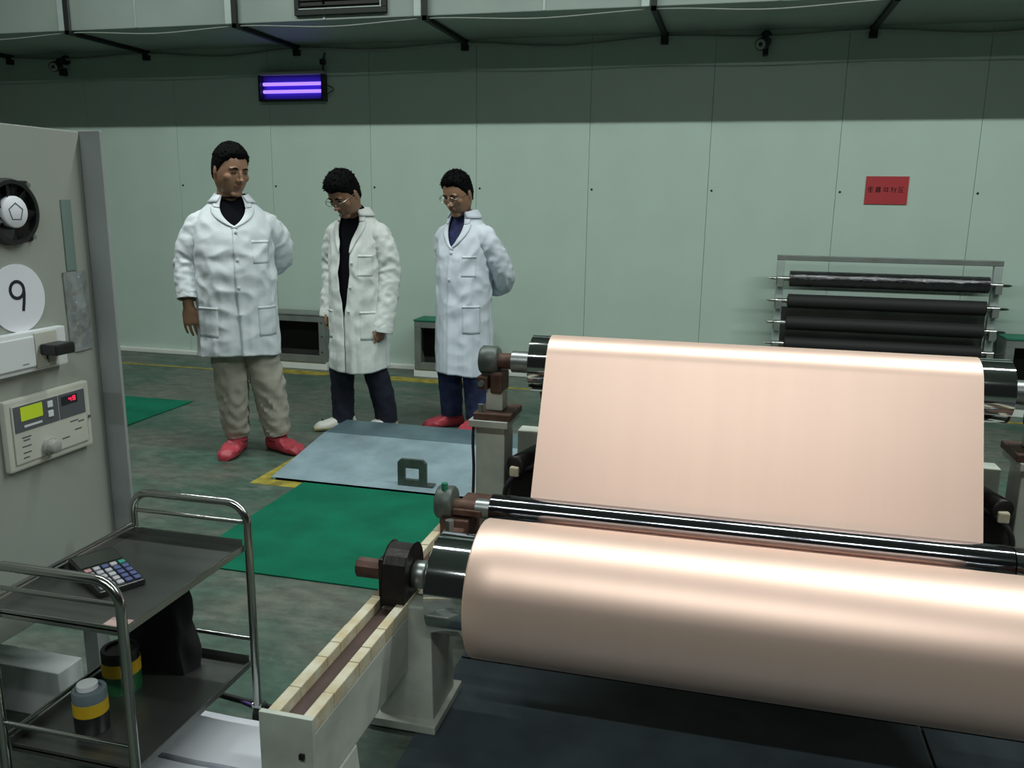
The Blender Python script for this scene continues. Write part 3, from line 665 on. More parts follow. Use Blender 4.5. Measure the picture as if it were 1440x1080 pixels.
# ------------------------------------------------------------------ stainless trolley
TX0, TX1, TY0, TY1 = -1.600, -1.235, 1.426, 1.930
tr = thing('trolley', 'two tier stainless steel trolley in the left foreground', 'trolley', (-1.42, 1.68, 0))
def handle(y):
    pts = [(TX0, y, 0.06), (TX0, y, 0.60)]
    for k in range(7): a = PI-PI/2*k/6; pts.append((TX0+0.06+0.06*math.cos(a), y, 0.612+0.06*math.sin(a)))
    for k in range(7): a = PI/2-PI/2*k/6; pts.append((TX1-0.06+0.06*math.cos(a), y, 0.612+0.06*math.sin(a)))
    pts += [(TX1, y, 0.60), (TX1, y, 0.06)]
    MB().tube(pts, 0.0115, 18).build('end_frame', M_stain, tr, smooth=True)
    MB().cyl((TX0+0.008, y, 0.618), (TX1-0.008, y, 0.618), 0.006, 12).build('end_rail', M_stain, tr, smooth=True)
    MB().cyl((TX0+0.008, y, 0.268), (TX1-0.008, y, 0.268), 0.006, 12).build('guard_rail', M_stain, tr, smooth=True)
for y in (TY0, TY1): handle(y)
for z in (0.55, 0.20):
    q = MB()
    q.box((TX0+0.010, TY0+0.010, z-0.004), (TX1-0.010, TY1-0.010, z))
    q.build('tray_sheet', M_tray, tr)
    zz = z+0.022
    for lo, hi in (((TX0+0.008, TY0+0.012, z-0.014), (TX0+0.012, TY1-0.012, zz)), ((TX1-0.012, TY0+0.012, z-0.012), (TX1-0.006, TY1-0.012, z+0.006)),
                   ((TX0+0.012, TY1-0.014, z-0.014), (TX1-0.012, TY1-0.010, zz)), ((TX0+0.012, TY0+0.010, z-0.014), (TX1-0.012, TY0+0.014, z+0.008))):
        part('tray_rim', M_stain if z > 0.3 else M_tray, tr, lo, hi, 0.0015)
    MB().cyl((TX0, TY0+0.01, zz+0.004), (TX0, TY1-0.01, zz+0.004), 0.006, 12).build('side_rail', M_stain, tr, smooth=True)
for x in (TX0, TX1):
    for y in (TY0, TY1):
        MB().lathe([(0, 0.012), (0.006, 0.030), (0.020, 0.030), (0.026, 0.012)], (x-0.013, y+0.01, 0.031), (1, 0, 0), 20).build('caster', M_rubber, tr, smooth=True)
        part('caster_fork', M_stain, tr, (x-0.016, y-0.008, 0.05), (x+0.016, y+0.020, 0.068), 0.003)
# calculator
ca = thing('calculator', 'black desk calculator with rows of keys on the trolley top', 'calculator', (-1.462, 1.650, 0.5505), rotz=0.0, local=True)
ca.rotation_euler = (0, 0, math.radians(61))      # local +Y is the display end
MB().hexa([(-0.056, -0.100, 0), (0.056, -0.100, 0), (0.056, 0.100, 0), (-0.056, 0.100, 0), (-0.056, -0.100, 0.014), (0.056, -0.100, 0.014), (0.056, 0.100, 0.040), (-0.056, 0.100, 0.040)]).build('case', M_black, ca, bevel=0.005)
tilt = Matrix.Translation((0, -0.1, 0.014)) @ Matrix.Rotation(math.atan2(0.026, 0.2), 4, 'X')
MB().box((-0.050, 0.128, 0.0002), (0.050, 0.190, 0.002), tilt).build('display_window', mat('calculator_display', (0.035, 0.042, 0.035), 0.2), ca)
kc = {'w': mat('key_white', (0.42, 0.42, 0.46), 0.5), 'b': mat('key_blue', (0.075, 0.095, 0.22), 0.5), 'p': mat('key_pink', (0.42, 0.22, 0.22), 0.5), 'g': mat('key_green', (0.03, 0.26, 0.20), 0.5)}
rows = ['pwbwg', 'wwwbb', 'wwwbb', 'wwwbb', 'wwwbb']
for r in range(5):
    for k, ch in enumerate(rows[r]):
        x = -0.041+k*0.0205; y = 0.106-r*0.0225
        MB().box((x-0.0075, y-0.0075, 0.0002), (x+0.0075, y+0.0075, 0.006), tilt).build('key', kc[ch], ca, bevel=0.0015)
tag(MB().box((-1.305, 1.442, 0.5505), (-1.249, 1.482, 0.553)).build('pink_slip', mat('pink_paper', (0.48, 0.33, 0.31), 0.7)), 'small pink paper slip at the near corner of the trolley top', 'paper')
# cans on the lower shelf
def can(loc, r, h, label, body, band, top, lidw):
    t = thing('adhesive_can', label, 'can', loc, 'cans on the trolley shelf'); x, y, z = loc
    MB().lathe([(0, r*0.97), (0.004, r), (h*0.45, r)], (x, y, z), (0, 0, 1), 32).build('body', body, t, smooth=True)
    MB().lathe([(0, r+0.0006), (h*0.30, r+0.0006)], (x, y, z+h*0.45), (0, 0, 1), 32).build('yellow_band', band, t, smooth=True)
    MB().lathe([(0, r), (h*0.22, r), (h*0.25, r*0.96), (h*0.25, r*0.75), (h*0.20, r*0.74)], (x, y, z+h*0.75), (0, 0, 1), 32).build('rim', top, t, smooth=True)
    if lidw: MB().lathe([(0, r*0.62), (0.012, r*0.6), (0.014, 0)], (x-0.010, y+0.006, z+h*0.96), (0, 0, 1), 24).build('white_cap', M_white, t, smooth=True)
M_canY = mat('yellow_label', (0.55, 0.36, 0.01), 0.5); M_canG = mat('grey_blue_lid', (0.13, 0.17, 0.19), 0.4); M_cang = mat('green_can', (0.008, 0.10, 0.03), 0.45)
can((-1.452, 1.545, 0.2005), 0.040, 0.110, 'can with yellow band, grey rim and white cap on the lower trolley shelf', M_black, M_canY, M_canG, True)
can((-1.500, 1.715, 0.2005), 0.048, 0.120, 'black and green can with yellow band behind the white capped can', M_cang, M_canY, M_black, False)
# black cloth bag at the far end of the lower shelf
mb = MB(); v = []; f = []; nu, nv = 36, 22
for i in range(nv+1):
    tt = i/nv; z = 0.2005+0.27*tt; rx = 0.100*(1-0.16*tt**1.6)*(1 if tt < 0.93 else max(0.05, 1-(tt-0.93)*13)); ry = 0.046*(1-0.25*tt)*(1 if tt < 0.93 else max(0.05, 1-(tt-0.93)*13))
    for k in range(nu):
        a = 2*PI*k/nu; d = 1+0.22*noise.noise((math.cos(a)*1.8, math.sin(a)*1.8, tt*3.2))
        v.append((-1.462-0.03*tt+rx*d*math.copysign(abs(math.cos(a))**0.7, math.cos(a)), 1.852+ry*d*math.copysign(abs(math.sin(a))**0.7, math.sin(a)), z))
for i in range(nv):
    for k in range(nu): f.append((i*nu+k, i*nu+(k+1) % nu, (i+1)*nu+(k+1) % nu, (i+1)*nu+k))
f += [tuple(range(nu))[::-1], tuple(nv*nu+k for k in range(nu))]
tag(mb.add(v, f).build('cloth_bag', mat('black_cloth', (0.006, 0.006, 0.008), 0.9), smooth=True), 'black cloth bag on the lower shelf of the trolley', 'bag')
# paper sheets on the floor
def sheet(x0, x1, y0, y1, z, th, label, seed, rot=0):
    mb = MB(); v = []; f = []; a, b = 14, 12
    for s_ in (0, 1):
        for i in range(b+1):
            for k in range(a+1):
                u_, w_ = k/a, i/b; dz = 0.006*noise.noise((u_*2.5+seed, w_*2.5, 0.4))+0.006
                x = x0+(x1-x0)*u_; y = y0+(y1-y0)*w_; cx, cy = (x0+x1)/2, (y0+y1)/2
                xr = cx+(x-cx)*math.cos(rot)-(y-cy)*math.sin(rot); yr = cy+(x-cx)*math.sin(rot)+(y-cy)*math.cos(rot)
                v.append((xr, yr, z+(th+dz if s_ else 0)))
    s0 = (a+1)*(b+1)
    for i in range(b):
        for k in range(a): q = i*(a+1)+k; f.append((s0+q, s0+q+1, s0+q+a+2, s0+q+a+1)); f.append((q, q+a+1, q+a+2, q+1))
    for k in range(a): f.append((k, k+1, s0+k+1, s0+k)); q = b*(a+1)+k; f.append((q, s0+q, s0+q+1, q+1))
    for i in range(b): q = i*(a+1); f.append((q, s0+q, s0+q+a+1, q+a+1)); q += a; f.append((q, q+a+1, s0+q+a+1, s0+q))
    tag(mb.add(v, f).build('paper_stack', M_paper, smooth=True), label, 'paper')
sheet(-1.40, -1.00, 1.70, 1.895, 0.0, 0.03, 'white stack of paper on the floor between trolley and machine rail', 2.0)
sheet(-1.40, -1.06, 1.475, 1.692, 0.0, 0.02, 'nearer white paper stack on the floor beside the trolley wheel', 5.0)
tag(MB().tube([(-1.62, 2.06, 0.008), (-1.40, 2.02, 0.008), (-1.20, 2.00, 0.008), (-1.02, 1.99, 0.008), (-0.98, 2.10, 0.008)], 0.007, 10, 30).build('floor_cable', M_rubber, smooth=True), 'black cable on the floor behind the white paper stack', 'cable')
tag(MB().tube([(-1.34, 2.01, 0.006), (-1.2, 1.975, 0.006), (-1.05, 1.965, 0.006)], 0.005, 10, 20).build('floor_cable', mat('purple_cable', (0.09, 0.04, 0.22), 0.5), smooth=True), 'short purple cable on the floor beside the white paper stack', 'cable')

# ------------------------------------------------------------------ people
def skin_material(name, base, lip):
    m = bpy.data.materials.new(name); m.use_nodes = True; N = m.node_tree.nodes; L = m.node_tree.links; b = N['Principled BSDF']
    b.inputs['Roughness'].default_value = 0.48; b.inputs['Subsurface Weight'].default_value = 0.06; b.inputs['Subsurface Radius'].default_value = (0.012, 0.005, 0.003)
    at = N.new('ShaderNodeAttribute'); at.attribute_name = 'lip'; mx_ = N.new('ShaderNodeMix'); mx_.data_type = 'RGBA'
    n = N.new('ShaderNodeTexNoise'); n.inputs['Scale'].default_value = 28; n.inputs['Detail'].default_value = 4
    tc = N.new('ShaderNodeTexCoord'); L.new(tc.outputs['Object'], n.inputs['Vector'])
    r = N.new('ShaderNodeValToRGB'); r.color_ramp.elements[0].position = 0.3; r.color_ramp.elements[1].position = 0.7
    r.color_ramp.elements[0].color = (*[c*0.88 for c in base], 1); r.color_ramp.elements[1].color = (*[c*1.1 for c in base], 1); L.new(n.outputs['Fac'], r.inputs[0])
    L.new(at.outputs['Fac'], mx_.inputs[0]); L.new(r.outputs[0], mx_.inputs[6]); mx_.inputs[7].default_value = (*lip, 1); L.new(mx_.outputs[2], b.inputs['Base Color'])
    return m
def sst(a, b, x):
    t = min(1, max(0, (x-a)/(b-a))); return t*t*(3-2*t)
def head_point(d):                    # unit direction -> skull surface, face towards -Y
    x, y, z = d
    if z < 0:                         # fuller jaw
        rho = math.sqrt(max(1e-6, 1-z*z)); k = (max(0.0, 1-(-z)**2.9))**(1/2.9)/rho if rho > 2e-3 else 1.0
        x, y = x*k, y*k
    px_, py_, pz_ = x*0.080, y*0.100, z*0.128
    if z < 0:
        t = -z; px_ *= 1-0.24*t**2.2; py_ *= (1-0.60*t) if y > 0 else (1-0.16*t*t)
    if y < 0: py_ *= 1-0.07*sst(0.5, 1.0, -y)                     # flatter face
    p = Vector((px_, py_, pz_))
    for sx in (-1, 1):                                              # eye sockets
        dd = ((p.x-sx*0.031)/0.019)**2+((p.z-0.002)/0.013)**2
        if y < 0: p.y += 0.011*math.exp(-dd)
    return p
def head_parts(mb, s):
    h = MB(); nu, nv = 56, 40; v = []; f = []
    for i in range(nv+1):
        th = PI*i/nv
        for k in range(nu):
            ph = 2*PI*k/nu; v.append(head_point((math.sin(th)*math.cos(ph), math.sin(th)*math.sin(ph), math.cos(th))))
    for i in range(nv):
        for k in range(nu): f.append((i*nu+k, (i+1)*nu+k, (i+1)*nu+(k+1) % nu, i*nu+(k+1) % nu))
    h.add(v, f)
    R = lambda a, ax: Matrix.Rotation(a, 3, ax)
    h.ell((0, -0.092, -0.012), (0.0095, 0.014, 0.030), mtx=R(-0.22, 'X')); h.ell((0, -0.106, -0.033), (0.0125, 0.013, 0.0105))
    for sx in (-1, 1):
        h.ell((sx*0.0125, -0.097, -0.037), (0.0075, 0.010, 0.0075)); h.ell((sx*0.030, -0.079, 0.023), (0.024, 0.012, 0.0075), mtx=R(sx*0.12, 'Y'))
        h.ell((sx*0.046, -0.058, -0.024), (0.024, 0.022, 0.024)); h.ell((sx*0.031, -0.073, 0.001), (0.016, 0.012, 0.0095))
        h.ell((sx*0.079, 0.010, -0.006), (0.008, 0.019, 0.031), mtx=R(sx*0.35, 'Z')); h.ell((sx*0.077, 0.004, -0.030), (0.008, 0.010, 0.011))
    h.ell((0, -0.0855, -0.060), (0.023, 0.0095, 0.0060)); h.ell((0, -0.0845, -0.0715), (0.019, 0.0095, 0.0066)); h.ell((0, -0.064, -0.108), (0.032, 0.018, 0.015))
    h.v = [tuple(Vector(p)*s) for p in h.v]
    return h
def hair_mesh(s, thick, seed, front=0.52, tuft=0.016, ntuft=260):
    h = MB(); nu, nv = 110, 72; v = []; keep = {}
    def line(az):                        # hairline height (unit z) by azimuth from the face
        a = abs(az)
        pts = [(0, front), (0.55, front+0.04), (0.95, front-0.10), (1.25, 0.16), (1.45, -0.14), (1.62, -0.12), (1.8, -0.10), (2.1, -0.50), (PI, -0.58)]
        for (a0, z0), (a1, z1) in zip(pts, pts[1:]):
            if a <= a1: return z0+(z1-z0)*(a-a0)/(a1-a0)
        return -0.58
    for i in range(nv+1):
        th = PI*i/nv*0.76
        for k in range(nu):
            ph = 2*PI*k/nu; d = Vector((math.sin(th)*math.cos(ph), math.sin(th)*math.sin(ph), math.cos(th)))
            az = math.atan2(d.x, -d.y); m = d.z-line(az)-0.05*noise.noise((az*5, seed, 0))
            p = head_point(d); kk = sst(-0.02, 0.16, m)
            ears = math.exp(-(((abs(az)-1.65)/0.3)**2+((d.z+0.02)/0.3)**2))
            off = -0.004+kk*(thick*(1-0.55*ears)*(0.30+0.70*sst(0.0, 0.75, d.z))+0.004)+kk*0.004*noise.noise(Vector((d.x*22, d.y*7, d.z*9))+Vector((seed, 0, 0)))+kk*0.0015*noise.noise(Vector((d.x*60, d.y*18, d.z*18)))
            v.append((p+d*off)*s); keep[i*nu+k] = m > -0.03
    f = []
    for i in range(nv):
        for k in range(nu):
            q = (i*nu+k, (i+1)*nu+k, (i+1)*nu+(k+1) % nu, i*nu+(k+1) % nu)
            if all(keep[j] for j in q): f.append(q)
    used = sorted({j for q in f for j in q}); ix = {j: n for n, j in enumerate(used)}
    h.add([v[j] for j in used], [tuple(ix[j] for j in q) for q in f])
    rng = random.Random(seed)
    for _ in range(ntuft):               # short spiky tufts
        az = rng.uniform(-PI, PI); zz = rng.uniform(0.45, 0.99)
        if zz < line(az)+0.08: continue
        rr = math.sqrt(1-zz*zz); d = Vector((rr*math.sin(az), -rr*math.cos(az), zz))
        p = (head_point(d)+d*thick*0.7)*s; dr = (d*0.8+Vector((rng.uniform(-.4, .4), rng.uniform(-1.0, .1), rng.uniform(-.1, .35)))).normalized()
        h.tube([p, p+dr*tuft*0.6*s, p+dr*tuft*rng.uniform(0.8, 1.3)*s], [0.0030, 0.0022, 0.0005], 5)
    return h
def hand_parts(mb, wrist, d, palm_n, side_v, s=1.0, curl=0.35):
    # d: direction wrist->fingers, palm_n: palm normal, side_v: towards the thumb
    W = Vector(wrist); d = Vector(d).normalized(); pn = (Vector(palm_n)-d*Vector(palm_n).dot(d)).normalized(); sv = Vector(side_v); sv = (sv-d*sv.dot(d)-pn*sv.dot(pn)).normalized()
    mb.tube([W-d*0.03, W+d*0.01*s, W+d*0.04*s, W+d*0.085*s, W+d*0.098*s], [(0.021*s, 0.026*s), (0.019*s, 0.028*s), (0.017*s, 0.039*s), (0.0145*s, 0.041*s), (0.010*s, 0.037*s)], 18, 12, up=pn)
    for off, L, r in ((0.034, 0.074, 0.0080), (0.0115, 0.082, 0.0082), (-0.0115, 0.077, 0.0080), (-0.034, 0.062, 0.0072)):
        p = W+d*0.080*s+sv*off*s; pts = [p]; a = curl*0.45; spread = off*0.5
        for seg, (frac, da) in enumerate(((0.42, 0), (0.32, curl), (0.26, curl*0.8))):
            a += da; dirv = (d*math.cos(a)+pn*math.sin(a)+sv*spread*(1 if seg == 0 else 0.4)).normalized(); p = p+dirv*L*frac*s; pts.append(p)
        pts.append(p+dirv*0.005*s)
        mb.tube(pts, [r*s, r*0.95*s, r*0.88*s, r*0.78*s, r*0.4*s], 10, 14)
    p = W+d*0.028*s+sv*0.026*s
    mb.tube([p-sv*0.012*s, p+sv*0.016*s+d*0.022*s+pn*0.008*s, p+sv*0.026*s+d*0.052*s+pn*0.014*s, p+sv*0.024*s+d*0.078*s+pn*0.018*s, p+sv*0.022*s+d*0.083*s+pn*0.019*s], [0.015*s, 0.0125*s, 0.0105*s, 0.009*s, 0.004*s], 10, 14)
def remesh(mb, name, voxel, material, parent, lipfn=None):
    me = bpy.data.meshes.new(name+'_src'); me.from_pydata(mb.v, [], mb.f); o = bpy.data.objects.new(name+'_src', me); COL.objects.link(o)
    m = o.modifiers.new('r', 'REMESH'); m.mode = 'VOXEL'; m.voxel_size = voxel
    sm_ = o.modifiers.new('s', 'SMOOTH'); sm_.factor = 0.5; sm_.iterations = 2
    dg = bpy.context.evaluated_depsgraph_get(); dg.update()
    me2 = bpy.data.meshes.new_from_object(o.evaluated_get(dg)); bpy.data.objects.remove(o); bpy.data.meshes.remove(me)
    me2.name = name; me2.materials.clear(); me2.materials.append(material)
    me2.polygons.foreach_set('use_smooth', [True]*len(me2.polygons))
    if lipfn:
        at = me2.attributes.new('lip', 'FLOAT', 'POINT'); at.data.foreach_set('value', [lipfn(v.co) for v in me2.vertices])
    ob = bpy.data.objects.new(name, me2); COL.objects.link(ob); ob.parent = parent; return ob
def sub(mb, name, m, parent, smooth=True, solid=0.0):
    o = mb.build(name, m, parent, smooth=smooth)
    if solid:
        q = o.modifiers.new('thickness', 'SOLIDIFY'); q.thickness = solid; q.offset = 0
    return o
def interp(tab, z):
    if z <= tab[0][0]: return tab[0][1:]
    for a, b in zip(tab, tab[1:]):
        if z <= b[0]:
            t = (z-a[0])/(b[0]-a[0]); t = t*t*(3-2*t) if False else t
            return tuple(p+(q-p)*t for p, q in zip(a[1:], b[1:]))
    return tab[-1][1:]
def smooth_tab(tab, n=64):
    z0, z1 = tab[0][0], tab[-1][0]; raw = [(z0+(z1-z0)*k/n, *interp(tab, z0+(z1-z0)*k/n)) for k in range(n+1)]
    for _ in range(6):
        raw = [raw[0]]+[(raw[i][0],)+tuple((raw[i-1][j]+2*raw[i][j]+raw[i+1][j])/4 for j in range(1, len(raw[0]))) for i in range(1, n)]+[raw[-1]]
    return raw
class Coat:
    def __init__(s, tab, seed, fold=1.0, lean=0.0):
        s.tab = smooth_tab(tab); s.z0, s.z1 = tab[0][0], tab[-1][0]; s.seed = seed; s.fold = fold; s.lean = lean
    def pt(s, th, z, off=0.0, folds=True):
        a, b, yc = interp(s.tab, z); e = 0.86
        sx, cx_ = math.sin(th), math.cos(th); n = Vector((sx/a, -cx_/b, 0)).normalized()
        x = a*math.copysign(abs(sx)**e, sx); y = -b*math.copysign(abs(cx_)**e, cx_)+yc
        d = 0.0
        if folds:
            t = (s.z1-z)/(s.z1-s.z0); low = sst(0.35, 1.0, t); mid = math.exp(-((t-0.42)/0.22)**2); up = sst(0.05, 0.2, t)
            cxn, syn = math.sin(th), math.cos(th)
            d += s.fold*up*(0.020*low*noise.noise((cxn*3.2+s.seed, syn*3.2, z*0.9))+0.009*low*noise.noise((cxn*7+s.seed, syn*7, z*1.4)))
            r1 = noise.noise((cxn*1.8+s.seed, syn*1.8+z*2.0, z*8.5)); r2 = noise.noise((cxn*3.5+z*3, syn*3.5+s.seed, z*17))
            d += s.fold*up*(0.35+0.65*mid)*(0.019*(1-2*abs(r1))*0.8+0.008*r2)
        return Vector((x, y, z))+n*(off+d)
def cloth_disp(seed, amp, f1=24.0, f2=1.3, ends=True):
    def fn(acc, t, an):
        c, q = math.cos(an), math.sin(an)
        r = noise.noise((acc*f1+q*1.2, c*f2+seed, q*f2)); r2 = noise.noise((acc*f1*2.2, c*2.5, q*2.5+seed))
        return amp*((1-2.2*abs(r))*0.8+0.5*r2)
    return fn
def person(loc, rotz, label, P):
    t = thing('person', label, 'person', loc, 'men in white coats', rotz, local=True)
    s = P['head_s']; hm = Matrix.Translation(P['head']) @ Matrix.Rotation(P['hyaw'], 4, 'Z') @ Matrix.Rotation(P['hpitch'], 4, 'X') @ Matrix.Rotation(P.get('hroll', 0), 4, 'Y')
    mb = MB(); h = head_parts(mb, s).xf(hm); mb.add(h.v, h.f)
    nb = Vector(P['neck']); hc = hm @ Vector((0, 0.018*s, -0.055*s)); hj = hm @ Vector((0, 0.012*s, -0.085*s))
    mb.tube([nb+Vector((0, 0.01, -0.10)), nb, (nb+hj)/2, hc], [0.075, P.get('neck_r', 0.060), P.get('neck_r', 0.060)*0.97, 0.055], 24, 16)
    ct_ = P['coat']; tab = [(z, a*0.82, b*0.80, yc) for z, a, b, yc in ct_.tab]
    # torso and legs, inside the clothes
    ring = [(Vector((0, y, z)), (a*0.97, b*0.97)) for z, a, b, y in tab if z > 0.85]
    ring = ring[::4]
    mb.tube([r[0] for r in ring], [(r[1][1], r[1][0]) for r in ring], 24, 0, up=(0, -1, 0))
    for side_ in ('R', 'L'):
        g = P['legs'][side_]; mb.tube(g['p'], [x*0.72 for x in g['r']][:len(g['p'])], 16, 20)
        a = g['p'][-1]; fd = Vector(g['foot']); mb.tube([Vector(a)+Vector((0, 0, 0.06)), Vector(a)-fd*0.02+Vector((0, 0, 0.0)), Vector((a[0], a[1], 0.036))+fd*0.06, Vector((a[0], a[1], 0.026))+fd*0.13], [0.036, 0.036, 0.024, 0.014], 12, 12)
        ar = P['arms'][side_]; mb.tube(ar['p'], [0.050, 0.043, 0.036, 0.026][:len(ar['p'])] if len(ar['p']) == 4 else [0.050, 0.040, 0.026], 16, 20)
        hd = ar['hand']; hand_parts(mb, ar['p'][-1], hd[0], hd[1], hd[2], P.get('hand_s', 1.0), hd[3])
    inv = hm.inverted()
    def lip(co):
        q = inv @ co; q = q/s
        if q.y > -0.07 or abs(q.z+0.066) > 0.02: return 0.0
        return max(0.0, 1-(q.x/0.024)**2-((q.z+0.066)/0.0135)**2)
    remesh(mb, 'body', 0.0045, P['skin'], t, lip)
    # face details
    for sx in (-1, 1):
        e = MB().ell((0, 0, 0), (0.0125, 0.008, 0.0042)); e.xf(hm @ Matrix.Scale(s, 4) @ Matrix.Translation((sx*0.031, -0.0815, 0.002)))
        sub(e, 'eye', M_eye, t)
        b = MB().tube([(sx*0.014, -0.0905, 0.019), (sx*0.030, -0.0915, 0.0245), (sx*0.050, -0.080, 0.018)], [0.003, 0.0042, 0.002], 8, 10); b.xf(hm @ Matrix.Scale(s, 4)); sub(b, 'eyebrow', M_hair, t)
    hr = hair_mesh(s, P['hair'][0], P['hair'][1], P['hair'][2], P['hair'][3], P['hair'][4]); hr.xf(hm); sub(hr, 'hair', M_hair, t, solid=0.002)
    if P.get('glasses'):
        g = MB(); y = -0.108
        for sx in (-1, 1):
            pts = [(sx*0.033+0.023*math.cos(a), y+0.012*abs(math.cos(a)*0+0), 0.000+0.016*math.sin(a)) for a in [2*PI*k/24 for k in range(25)]]
            g.tube(pts, 0.0016, 6); g.tube([(sx*0.056, y, 0.006), (sx*0.078, y+0.03, 0.006), (sx*0.086, 0.005, 0.004), (sx*0.084, 0.02, -0.008)], 0.0016, 6, 12)
        g.tube([(-0.010, y, 0.003), (0, y-0.002, 0.006), (0.010, y, 0.003)], 0.0014, 6, 6)
        g.xf(hm @ Matrix.Scale(s, 4)); sub(g, 'spectacles', M_lens, t)
    # shirt
    sh = MB(); v = []; f = []; nz, nt = 40, 48; z0 = max(ct_.z0+0.15, 0.75); z1 = ct_.z1
    for i in range(nz+1):
        z = z0+(z1-z0)*i/nz
        for k in range(nt): v.append(ct_.pt(2*PI*k/nt, z, -0.016, False))
    ztop = Vector(P['shirt_top']); rt_ = P.get('shirt_r', 0.066)
    for k in range(nt): a = 2*PI*k/nt; v.append(ztop+Vector((rt_*math.sin(a), -rt_*math.cos(a)*1.05, 0.018*math.cos(a)*-1)))
    for i in range(nz+1):
        for k in range(nt): f.append((i*nt+k, i*nt+(k+1) % nt, (i+1)*nt+(k+1) % nt, (i+1)*nt+k))
    sh.add(v, f); sub(sh, 'shirt', P['shirt'], t, solid=0.003)
    # coat shell
    cm = P['cm']; eR, eL = P['edges']                 # front edge angle (radians from centre) as a function of z
    cs = MB(); v = []; f = []; nz, nt = 110, 150; lift = P.get('overlap', 0.0)
    for i in range(nz+1):
        z = ct_.z0+(ct_.z1-ct_.z0)*i/nz; a0, a1 = eL(z), 2*PI-eR(z)
        for k in range(nt+1):
            th = a0+(a1-a0)*k/nt; o_ = 0.006*sst(0.10, 0.0, k/nt*2*PI) if lift else 0.0
            v.append(ct_.pt(th, z+P.get('hemwave', 0.0)*math.sin(th*2+ct_.seed)*sst(0.3, 0, (z-ct_.z0)/(ct_.z1-ct_.z0)), o_))
    for i in range(nz):
        for k in range(nt): q = i*(nt+1)+k; f.append((q, q+1, q+nt+2, q+nt+1))
    cs.add(v, f); coat = sub(cs, 'coat', cm, t, solid=0.004)
    def patch(name, pts_fn, nu_, nv_, off, m, solid=0.003):
        q = MB(); v = [ct_.pt(*pts_fn(i/nu_, k/nv_), off if not callable(off) else off(i/nu_, k/nv_)) for k in range(nv_+1) for i in range(nu_+1)]
        f = [(k*(nu_+1)+i, k*(nu_+1)+i+1, (k+1)*(nu_+1)+i+1, (k+1)*(nu_+1)+i) for k in range(nv_) for i in range(nu_)]
        return sub(q.add(v, f), name, m, coat, solid=solid)
    zb, zn, zt = P['break'], P['notch'], ct_.z1
    for sg, ed in ((1, eL), (-1, eR)):                 # lapels
        lw = P.get('lapel', 0.42)
        def lf(u_, w_, sg=sg, ed=ed):
            z = zb+(zn-zb)*w_; return (sg*(ed(z)-0.02+(lw*(0.05+0.95*w_**0.8))*u_), z+0.012*u_*w_)
        patch('lapel', lf, 10, 22, lambda u_, w_: 0.005+0.005*math.sin(PI*min(1, u_*0.9)), cm)
        def cf(u_, w_, sg=sg, ed=ed):
            z = zn+0.006+(zt-zn-0.006)*w_; return (sg*(ed(z)-0.02+(0.30+0.35*w_)*u_), z+0.004*u_)
        patch('collar_leaf', cf, 8, 14, lambda u_, w_: 0.005+0.004*math.sin(PI*min(1, u_*0.9)), cm)
    # collar round the back of the neck
    cl = MB(); v = []; f = []; n1 = 40
    for i, (off, dz) in enumerate(((-0.006, 0.0), (-0.004, 0.014), (0.003, 0.020), (0.010, 0.010), (0.015, -0.014), (0.017, -0.030))):
        for k in range(n1+1):
            th = 0.62+(2*PI-1.24)*k/n1; q = ct_.pt(th, zt-0.004+min(0, dz), off, False); v.append(q+Vector((0, 0, max(0, dz)*(0.35+0.65*sst(0.75, 1.6, min(th, 2*PI-th))))))
    for i in range(5):
        for k in range(n1): q = i*(n1+1)+k; f.append((q, q+1, q+n1+2, q+n1+1))
    cl.add(v, f); sub(cl, 'collar', cm, coat, solid=0.003)
    # pockets and buttons
    for (th0, th1, z0_, z1_) in P['pockets']:
        patch('pocket', lambda u_, w_: (th0+(th1-th0)*u_, z0_+(z1_-z0_)*w_), 10, 10, 0.0028, cm, 0.001)
        patch('pocket_hem', lambda u_, w_: (th0+(th1-th0)*u_, z1_-0.014+0.014*w_), 10, 2, 0.0042, cm, 0.001)
    for th, z in P['buttons']:
        c = ct_.pt(th, z, 0.010); n = (ct_.pt(th, z, 0.02, False)-ct_.pt(th, z, 0.0, False)).normalized()
        sub(MB().lathe([(-0.004, 0.009), (0.002, 0.009), (0.004, 0.006)], c, n, 12), 'button', M_button, coat)
    # sleeves
    for side_ in ('R', 'L'):
        ar = P['arms'][side_]; sp = ar['sleeve']; rr = ar['sr']
        q = MB().tube(sp, rr, 36, 90, disp=cloth_disp(P['seed']+(3 if side_ == 'L' else 0), 0.0100, 17), cap=False)
        sub(q, 'sleeve', cm, coat, solid=0.004)
        e, d0 = Vector(sp[-1]), (Vector(sp[-1])-Vector(sp[-2])).normalized(); r = rr[-1]
        q = MB().tube([e-d0*0.045, e-d0*0.02, e+d0*0.004], [r+0.004, r+0.006, r+0.004] if not isinstance(r, tuple) else [(r[0]+0.004, r[1]+0.004)]*3, 30, 10, disp=cloth_disp(P['seed']+9, 0.003, 30), cap=False)
        sub(q, 'cuff', cm, coat, solid=0.004)
    # trousers
    q = MB()
    for side_ in ('R', 'L'):
        g = P['legs'][side_]
        q.tube(g['p'], g['r'], 32, 90, disp=cloth_disp(P['seed']+(5 if side_ == 'L' else 1), P.get('tr_amp', 0.007), P.get('tr_f', 13), 1.0), cap=False)
    sub(q, 'trousers', P['tm'], t, solid=0.004)
